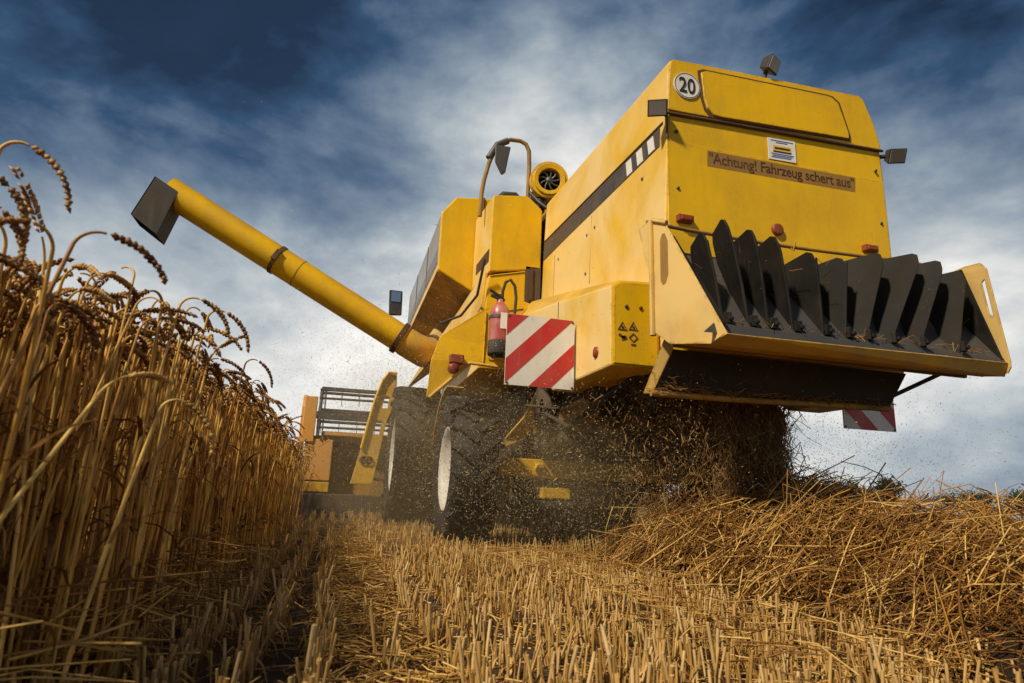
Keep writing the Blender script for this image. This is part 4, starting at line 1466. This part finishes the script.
# ------------------------------------------------------------------ stubble
def make_stubble():
    rng = np.random.default_rng(8)
    tm_ = []
    for k in range(14):
        G = Geo()
        h = rng.uniform(0.075, 0.135)
        lean = rng.normal(0, 0.012)
        P = np.array([[0, 0, 0], [lean * 0.5, rng.normal(0, 0.003), h * 0.5], [lean, rng.normal(0, 0.005), h]])
        G.tube(P, np.array([0.0029, 0.0030, 0.0031]) * rng.uniform(0.7, 1.4), 5, 0.55 + rng.uniform(-0.2, 0.25), 0)
        V0 = G.V[-1][-5:]
        G._push(V0, None, np.array([[0, 1, 2], [0, 2, 3], [0, 3, 4]]), 0.9, 0)
        if rng.random() < 0.35:
            G.tube(np.array([[0.008, 0.004, 0], [0.012, 0.004, h * 0.4], [0.018, 0.006, h * 0.8]]), 0.0024, 4, 0.4, 0)
        if rng.random() < 0.4:
            az = rng.uniform(0, 6.28)
            tt = np.linspace(0, 1, 4)
            LP = np.stack([0.07 * tt * math.cos(az), 0.07 * tt * math.sin(az), h * 0.5 + 0.04 * np.sin(3 * tt) - 0.06 * tt], 1)
            G.strip(LP, 0.0035 * np.sin(np.pi * (0.15 + 0.8 * tt)), np.array([-math.sin(az), math.cos(az), 0.3]), 0.35, 0)
        tm_.append(G.arrays())
    P = []

    def field(x0, x1, y0, y1, dens):
        n = int((x1 - x0) * (y1 - y0) * dens)
        x = rng.uniform(x0, x1, n)
        y = rng.uniform(y0, y1, n)
        row = np.round(x / 0.14) * 0.14
        x = row + rng.normal(0, 0.012, n) + 0.012 * np.sin(y * 4 + row * 9)
        # clumps along the rows
        keep = rng.random(n) < 0.55 + 0.45 * np.sin(y * 23 + row * 57) * np.sin(y * 9.1 + row * 31)
        P.append(np.stack([x[keep], y[keep]], 1))
    field(-0.50, 2.2, 0.9, 3.2, 1050)
    field(-0.45, 3.6, 3.2, 7.0, 520)
    field(-0.45, 4.4, 7.0, 12.0, 230)
    field(2.2, 6.0, 1.4, 7.0, 160)
    field(4.4, 16.0, 4.0, 24.0, 26)
    field(-0.5, 4.4, 12.0, 20, 60)
    A = np.concatenate(P)
    # lane pressed flat by a wheel
    lane = np.abs(A[:, 0] - 0.14 - 0.02 * np.sin(A[:, 1] * 1.7)) < 0.12
    keep = ~(lane & (rng.random(len(A)) < 0.86))
    A = A[keep]
    n = len(A)
    pos = np.stack([A[:, 0], A[:, 1], ground_height(A[:, 0], A[:, 1]) - 0.01], 1)
    far = np.hypot(A[:, 0], A[:, 1])
    o = scatter("stubble", tm_, pos, rng.uniform(0, 6.28, n), rng.normal(0.92, 0.16, n).clip(0.45, 1.3) * np.where(far > 9, 1.1, 1), np.abs(rng.normal(0, R(7), n)), rng.uniform(0, 6.28, n),
                rng.integers(0, len(tm_), n), [M["stubble"]], 0.3, rng)
    tag(o, "rows of short cut wheat stubble across the field", "stubble", kind="stuff")


make_stubble()


# ------------------------------------------------------------------ loose straw
def straws(name, C, D, L, r, tint, material, seg=4, bend=0.15, rng=RNG, nseg=3):
    """many bent straws: centres, directions, lengths, radii -> one mesh"""
    n = len(C)
    D = D / np.linalg.norm(D, axis=1, keepdims=True)
    ref = rng.normal(size=(n, 3))
    U = ref - D * np.sum(ref * D, 1, keepdims=True)
    U /= np.linalg.norm(U, axis=1, keepdims=True)
    S = np.cross(D, U)
    t = np.linspace(-0.5, 0.5, nseg + 1)
    bd = rng.normal(0, bend, n)
    kink = rng.random(n) < 0.25
    P = C[:, None, :] + D[:, None, :] * (t[None, :, None] * L[:, None, None])
    bow = (0.25 - t ** 2)[None, :] * bd[:, None] * L[:, None]
    bow = np.where(kink[:, None], (0.5 - np.abs(t + 0.15))[None, :] * bd[:, None] * L[:, None] * 2.0, bow)
    P = P + U[:, None, :] * bow[..., None]
    a = np.arange(seg) * 2 * np.pi / seg
    V = P[:, :, None, :] + r[:, None, None, None] * (U[:, None, None, :] * np.cos(a)[None, None, :, None] * 1.0 + S[:, None, None, :] * np.sin(a)[None, None, :, None])
    m = (nseg + 1) * seg
    i = (np.arange(nseg) * seg)[:, None]
    k = np.arange(seg)[None, :]
    k2 = (k + 1) % seg
    Q = np.stack([i + k, i + k2, i + seg + k2, i + seg + k], -1).reshape(-1, 4)
    Q = (Q[None] + (np.arange(n) * m)[:, None, None]).reshape(-1, 4)
    return bulk(name, V.reshape(-1, 3), [Q], np.repeat(tint, m), material)


def swath_height(x, y):
    """cross-section of the windrow left behind the machine"""
    k = np.clip((y - 1.7) / 1.3, 0, 1)
    c = 2.33 + 0.10 * k + 0.06 * np.sin(y * 1.1)
    half = 0.96 - 0.20 * k + 0.12 * np.sin(y * 2.3 + 1) + 0.07 * np.sin(y * 6.1)
    u = np.clip(1 - ((x - c) / half) ** 2, 0, 1)
    top = 0.405 + 0.035 * np.sin(y * 3.3 + x * 2) + 0.03 * np.sin(x * 7 + y * 5) + 0.055 * np.clip((y - 2.3) / 0.8, 0, 1)
    lump = 0.055 * np.sin(x * 8.3 + 1.9 * np.sin(y * 4.1)) * np.sin(y * 6.7 + 1.3 * np.sin(x * 5.0)) + 0.030 * np.sin(x * 15 + y * 7) * np.sin(y * 13 - x * 5)
    return np.maximum(top * u ** 0.62 + lump * np.clip(u * 3, 0, 1), 0.0)


def make_swath():
    rng = np.random.default_rng(17)
    xs = np.linspace(1.1, 3.6, 90)
    ys = np.linspace(0.3, 4.4, 130)
    X, Y = np.meshgrid(xs, ys)
    Z = swath_height(X, Y) * np.clip((4.4 - Y) / 0.5, 0, 1) - 0.10
    Z += rng.normal(0, 0.012, Z.shape)
    V = np.stack([X.ravel(), Y.ravel(), Z.ravel()], 1)
    nx, ny = len(xs), len(ys)
    i = np.arange(nx - 1)[None, :] + nx * np.arange(ny - 1)[:, None]
    F = np.stack([i, i + 1, i + 1 + nx, i + nx], -1).reshape(-1, 4)
    mt = mat("matted_straw", (0.10, 0.05, 0.015), 0.95)  # dark core colour paints shade into the gaps between straws
    T = mt.node_tree
    bsd = T.nodes["Principled BSDF"]
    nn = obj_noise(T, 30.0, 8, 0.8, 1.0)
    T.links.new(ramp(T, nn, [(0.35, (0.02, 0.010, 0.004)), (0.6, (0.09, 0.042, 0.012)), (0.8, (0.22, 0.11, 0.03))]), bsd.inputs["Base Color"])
    bp = node(T, "ShaderNodeBump")
    bp.inputs["Distance"].default_value = 0.05
    T.links.new(nn, bp.inputs["Height"])
    T.links.new(bp.outputs[0], bsd.inputs["Normal"])
    core = bulk("straw_swath", V, [F], np.zeros(len(V)), mt, True)
    tag(core, "long heap of tangled loose straw lying behind the harvester", "straw swath", kind="stuff")
    n = 33000
    x = rng.uniform(1.10, 3.5, n)
    y = 0.45 + 3.9 * rng.random(n) ** 1.15
    h = swath_height(x, y) * np.clip((4.5 - y) / 0.5, 0.25, 1)
    # loose tufts with hollows between them
    tuft = 0.5 + 0.28 * np.sin(x * 9.1 + 2.1 * np.sin(y * 4.7)) * np.sin(y * 7.3 + 1.7 * np.sin(x * 5.3)) + 0.30 * np.sin(x * 17 + y * 6) * np.sin(y * 15 - x * 4)
    keep = (h > 0.015) & (y > 1.3) & (rng.random(n) < np.clip(0.10 + 0.85 * tuft, 0.06, 1) * np.where(y < 2.6, 0.66, 0.9))
    x, y, h, tuft = x[keep], y[keep], h[keep], tuft[keep]
    n = len(x)
    z = h + 0.040 * (tuft - 0.5) - rng.uniform(0.0, 0.13, n) + 0.02
    th = rng.normal(R(22), R(36), n)
    th = np.where(rng.random(n) < 0.22, rng.uniform(-1.6, 1.6, n), th)
    el = rng.normal(0, R(14), n)
    D = np.stack([np.cos(th) * np.cos(el), np.sin(th) * np.cos(el), np.sin(el) + 0.12], 1)
    # follow the slope of the heap
    eps = 0.05
    gx = (swath_height(x + eps, y) - swath_height(x - eps, y)) / (2 * eps)
    D[:, 2] += np.clip(gx, -0.8, 0.8) * D[:, 0] * 0.8
    L = rng.uniform(0.16, 0.62, n) * np.where(rng.random(n) < 0.4, 0.45, 1.0)
    r = 0.0010 + 0.0021 * rng.random(n) ** 1.3 * np.where(y < 2.6, 1.0, 1.1)
    o = straws("loose_straw", np.stack([x, y, z], 1), D, L, r, rng.random(n) ** 1.75, M["straw"], 4, 0.24, rng, 5)
    o.parent = core
    # finer broken straw matted underneath, tinted dark to paint shade into the hollows
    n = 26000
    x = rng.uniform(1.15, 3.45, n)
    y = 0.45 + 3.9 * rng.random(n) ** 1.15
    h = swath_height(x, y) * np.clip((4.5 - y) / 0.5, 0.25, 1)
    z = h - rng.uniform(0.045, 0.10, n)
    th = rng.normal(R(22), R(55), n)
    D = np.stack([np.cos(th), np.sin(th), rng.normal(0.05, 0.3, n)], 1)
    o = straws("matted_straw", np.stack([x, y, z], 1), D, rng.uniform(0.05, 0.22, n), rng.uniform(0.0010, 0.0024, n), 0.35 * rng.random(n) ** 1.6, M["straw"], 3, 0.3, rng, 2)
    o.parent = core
    # stems sticking up out of the crest
    n = 260
    x = rng.normal(2.4, 0.30, n)
    y = rng.uniform(1.9, 3.8, n)
    z = swath_height(x, y) + 0.02
    D = np.stack([rng.normal(0, 0.8, n), rng.normal(0, 0.5, n), rng.uniform(0.3, 1.0, n)], 1)
    o = straws("straw_wisps", np.stack([x, y, z], 1), D, rng.uniform(0.08, 0.26, n), rng.uniform(0.0012, 0.0022, n), rng.random(n) * 0.6, M["straw"], 4, 0.5, rng)
    o.parent = core


make_swath()


def make_litter():
    rng = np.random.default_rng(23)
    C, D, L, r, t = [], [], [], [], []

    def add(n, x0, x1, y0, y1, zmax, lmin, lmax):
        x = rng.uniform(x0, x1, n)
        y = rng.uniform(y0, y1, n)
        C.append(np.stack([x, y, ground_height(x, y) + rng.uniform(0.003, zmax, n)], 1))
        th = rng.uniform(0, 6.28, n)
        D.append(np.stack([np.cos(th), np.sin(th), rng.normal(0, 0.12, n)], 1))
        L.append(rng.uniform(lmin, lmax, n))
        r.append(rng.uniform(0.0010, 0.0024, n))
        t.append(rng.random(n))
    add(3800, -0.5, 2.0, 0.9, 4.0, 0.03, 0.02, 0.12)
    add(2400, 0.0, 0.30, 1.2, 6.0, 0.06, 0.03, 0.14)
    add(3000, -0.5, 3.0, 4.0, 9.0, 0.05, 0.04, 0.16)
    add(700, 0.9, 1.6, 1.2, 4.5, 0.12, 0.06, 0.26)
    add(500, -0.75, -0.3, 0.9, 4.0, 0.25, 0.1, 0.3)
    o = straws("straw_litter", np.concatenate(C), np.concatenate(D), np.concatenate(L), np.concatenate(r), np.concatenate(t), M["straw"], 4, 0.2, rng, 2)
    tag(o, "broken straw scattered on the soil between the stubble", "straw litter", kind="stuff")


make_litter()


def make_falling():
    rng = np.random.default_rng(31)
    n = 15000
    y = rng.uniform(3.10, 3.85, n)
    f = rng.random(n)
    u = rng.random(n)
    dense = u < 0.55
    # ragged stream: strands follow a few dozen falling wads
    wx = rng.uniform(2.12, 2.56, 60)
    ww = rng.uniform(0.015, 0.07, 60)
    k = rng.integers(0, 60, n)
    x = np.where(dense, wx[k] + ww[k] * rng.normal(0, 1, n), 2.22 - np.abs(rng.normal(0, 0.32, n)))
    x = x * (1 + (y - 3.3) * 0.27)
    z = 0.32 + f * 0.80
    D = np.stack([rng.normal(0, 0.40, n), rng.normal(0, 0.35, n), rng.choice([-1, 1], n) * rng.uniform(0.3, 1.0, n)], 1)
    L = np.where(dense, rng.uniform(0.04, 0.22, n), rng.uniform(0.010, 0.060, n))
    L = np.where(x < 1.25, 0.010, L)
    o = straws("falling_straw", np.stack([x, y, z], 1), D, L, rng.uniform(0.0010, 0.0024, n), rng.random(n) ** 1.3, M["darkstraw"], 4, 0.3, rng)
    tag(o, "curtain of brown straw dropping from under the hood onto the heap", "falling straw", kind="stuff")


make_falling()


def make_clinging():
    rng = np.random.default_rng(53)
    C, D = [], []

    def on(a, b, n, up, spread):
        a, b = np.array(a), np.array(b)
        t = rng.random(n)[:, None]
        C.append(a + (b - a) * t + rng.normal(0, 1, (n, 3)) * np.array(spread) + np.array([0, 0, up]))
        D.append(np.stack([rng.normal(0, 1, n), rng.normal(0, 0.6, n), rng.normal(0, 0.35, n)], 1))
    on((1.46, 2.785, 0.945), (2.83, 2.79, 0.968), 420, 0.005, (0.01, 0.006, 0.008))
    on((1.47, 2.765, 1.00), (1.75, 2.765, 1.06), 70, 0.0, (0.04, 0.004, 0.035))
    on((1.56, 2.38, 1.19), (3.10, 2.41, 1.20), 160, 0.004, (0.02, 0.015, 0.004))
    on((1.60, 2.60, 1.46), (3.05, 2.62, 1.46), 90, 0.0, (0.05, 0.06, 0.08))
    on((1.60, 3.35, 1.06), (1.66, 3.15, 0.95), 90, 0.0, (0.03, 0.03, 0.03))
    C_, D_ = np.concatenate(C), np.concatenate(D)
    n = len(C_)
    o = straws("clinging_straw", C_, D_, rng.uniform(0.02, 0.11, n), rng.uniform(0.0007, 0.0017, n), rng.random(n), M["darkstraw"], 4, 0.4, rng)
    tag(o, "bits of straw caught on the flap and between the vanes", "straw bits", kind="stuff")


make_clinging()


def make_chaff():
    rng = np.random.default_rng(41)
    C = []

    def cloud(n, c, s):
        C.append(rng.normal(0, 1, (n, 3)) * np.array(s) + np.array(c))
    cloud(21000, (1.05, 4.8, 0.72), (0.42, 0.6, 0.36))
    cloud(18000, (0.75, 6.8, 1.15), (0.42, 1.0, 0.42))
    cloud(20000, (0.45, 8.6, 1.25), (0.55, 1.1, 0.60))
    cloud(24000, (1.7, 4.1, 0.62), (0.42, 0.5, 0.30))
    cloud(9000, (0.1, 9.0, 1.95), (0.7, 1.2, 0.50))
    cloud(20000, (3.9, 4.9, 0.78), (1.1, 0.9, 0.33))
    cloud(5000, (2.7, 3.5, 0.75), (0.5, 0.4, 0.3))
    cloud(9000, (1.9, 3.35, 0.72), (0.33, 0.3, 0.26))
    cloud(1200, (0.9, 4.5, 1.4), (0.9, 1.2, 0.5))
    P = np.concatenate(C)
    P = P[(P[:, 2] > 0.12) & (P[:, 1] > 2.3) & (P[:, 0] > -1.5)]
    n = len(P)
    A = rng.normal(size=(n, 3))
    A /= np.linalg.norm(A, axis=1, keepdims=True)
    B = np.cross(A, rng.normal(size=(n, 3)))
    B /= np.linalg.norm(B, axis=1, keepdims=True)
    N = np.cross(A, B)
    L = 0.0016 + 0.0065 * rng.random(n) ** 2 * (0.6 + P[:, 1] / 12)
    Wd = rng.uniform(0.0008, 0.0026, n) * (0.7 + P[:, 1] / 14)
    big = rng.random(n) < 0.04
    L = np.where(big, L * 3.0, L)
    V = np.stack([P - A * L[:, None], P + B * Wd[:, None] + N * Wd[:, None] * 0.4, P + A * L[:, None], P - B * Wd[:, None] + N * Wd[:, None] * 0.4], 1).reshape(-1, 3)
    i = np.arange(n)[:, None] * 4
    F = np.concatenate([i + np.array([[0, 1, 2]]), i + np.array([[0, 2, 3]])])
    o = bulk("flying_chaff", V, [F], np.repeat(rng.random(n), 4), M["chaff"])
    tag(o, "chaff and dust flakes blowing around the wheels", "chaff", kind="stuff")


make_chaff()


def make_dust(label, c0, rad, density, seed):
    import bmesh
    mt = bpy.data.materials.new("hanging_dust")
    mt.use_nodes = True
    T = mt.node_tree
    for k in list(T.nodes):
        T.nodes.remove(k)
    v = node(T, "ShaderNodeVolumePrincipled")
    v.inputs["Color"].default_value = (0.86, 0.66, 0.38, 1)
    v.inputs["Density"].default_value = density
    v.inputs["Anisotropy"].default_value = 0.3
    out = node(T, "ShaderNodeOutputMaterial")
    T.links.new(v.outputs[0], out.inputs["Volume"])
    bm = bmesh.new()
    bmesh.ops.create_icosphere(bm, subdivisions=4, radius=1)
    for p in bm.verts:
        c = p.co
        k = 1 + 0.14 * math.sin(c.x * 5 + c.y * 3 + seed) + 0.10 * math.sin(c.z * 7 + c.x * 4 + seed)
        p.co = Vector((c.x * rad[0] * k + c0[0], c.y * rad[1] * k + c0[1], max(0.02, c.z * rad[2] * k + c0[2])))
    me = bpy.data.meshes.new("dust_cloud")
    bm.to_mesh(me)
    bm.free()
    me.materials.append(mt)
    o = bpy.data.objects.new("dust_cloud", me)
    sc.collection.objects.link(o)
    tag(o, label, "dust", kind="stuff")


make_dust("thin brown dust hanging around the wheels of the harvester", (1.45, 6.6, 0.45), (1.75, 2.6, 1.25), 0.09, 0.0)
make_dust("thicker brown dust blowing out under the body beside the falling straw", (1.75, 3.9, 0.66), (0.62, 0.62, 0.42), 0.28, 1.7)


# ------------------------------------------------------------------ trees along the horizon
def tree(x, y, h, wdt, seed, label):
    rng = np.random.default_rng(seed)
    b = MB()
    b.tube([(x, y, -0.3), (x + 0.1, y, h * 0.35), (x + 0.2, y, h * 0.6)], [0.35, 0.28, 0.12], 8)
    for k in range(4):
        a = rng.uniform(0, 6.28)
        b.tube([(x + 0.1, y, h * 0.3), (x + math.cos(a) * wdt * 0.25, y + math.sin(a) * wdt * 0.25, h * 0.6)], [0.16, 0.05], 6)
    root = empty("horizon_tree", (x, y, 0))
    tag(root, label, "tree", "trees along the horizon")
    b.build("trunk", M["bark"], root)
    n = 2600
    lob = rng.uniform(-1, 1, (9, 3)) * np.array([0.36, 0.36, 0.24])
    idx = rng.integers(0, 9, n)
    p = lob[idx] + rng.normal(0, 0.115, (n, 3))
    C = np.stack([x + p[:, 0] * wdt, y + p[:, 1] * wdt, h * 0.56 + p[:, 2] * h], 1)
    C[:, 2] = np.maximum(C[:, 2], 0.8)
    A = rng.normal(size=(n, 3)); A /= np.linalg.norm(A, axis=1, keepdims=True)
    B = np.cross(A, rng.normal(size=(n, 3))); B /= np.linalg.norm(B, axis=1, keepdims=True)
    s = rng.uniform(0.16, 0.42, n)[:, None] * h / 9
    V = np.stack([C - A * s, C + B * s * 0.7, C + A * s, C - B * s * 0.7], 1).reshape(-1, 3)
    F = np.arange(4 * n).reshape(-1, 4)
    o = bulk("crown", V, [F], np.repeat(rng.random(n), 4), M["foliage"])
    put_child(o, root)


def put_child(o, parent):
    """parent a mesh built in world coordinates"""
    o.parent = parent
    o.location = -WLOC[parent.name]


M["bark"] = mat("bark", (0.08, 0.06, 0.045), 0.9)
M["foliage"] = straw_mat("foliage", (0.022, 0.030, 0.014), (0.040, 0.052, 0.022), (0.075, 0.085, 0.038), 0.7, 0.15)
D0 = 250.0
for k, (sx, h, wd, lb) in enumerate(((0.795, 9, 15, "broad low tree on the horizon closest to the falling straw"),
                                     (0.845, 11, 14, "round tree on the horizon beside the broad low one"),
                                     (0.905, 12.5, 13, "taller tree on the horizon in the middle of the row"),
                                     (0.995, 13.5, 11, "isolated dark tree on the horizon after a wide gap"),
                                     (1.14, 10, 16, "wide dark bushy tree on the horizon above the heap"),
                                     (1.215, 9.5, 12, "small dark tree on the horizon next to the wide bushy one"),
                                     (1.31, 12, 15, "farthest right tree on the horizon at the picture edge"))):
    tree(D0 * sx, D0, h * 1.25, wd * 1.2, 60 + k, lb)

# things that the root Empty alone leaves unnamed are parts of the harvester
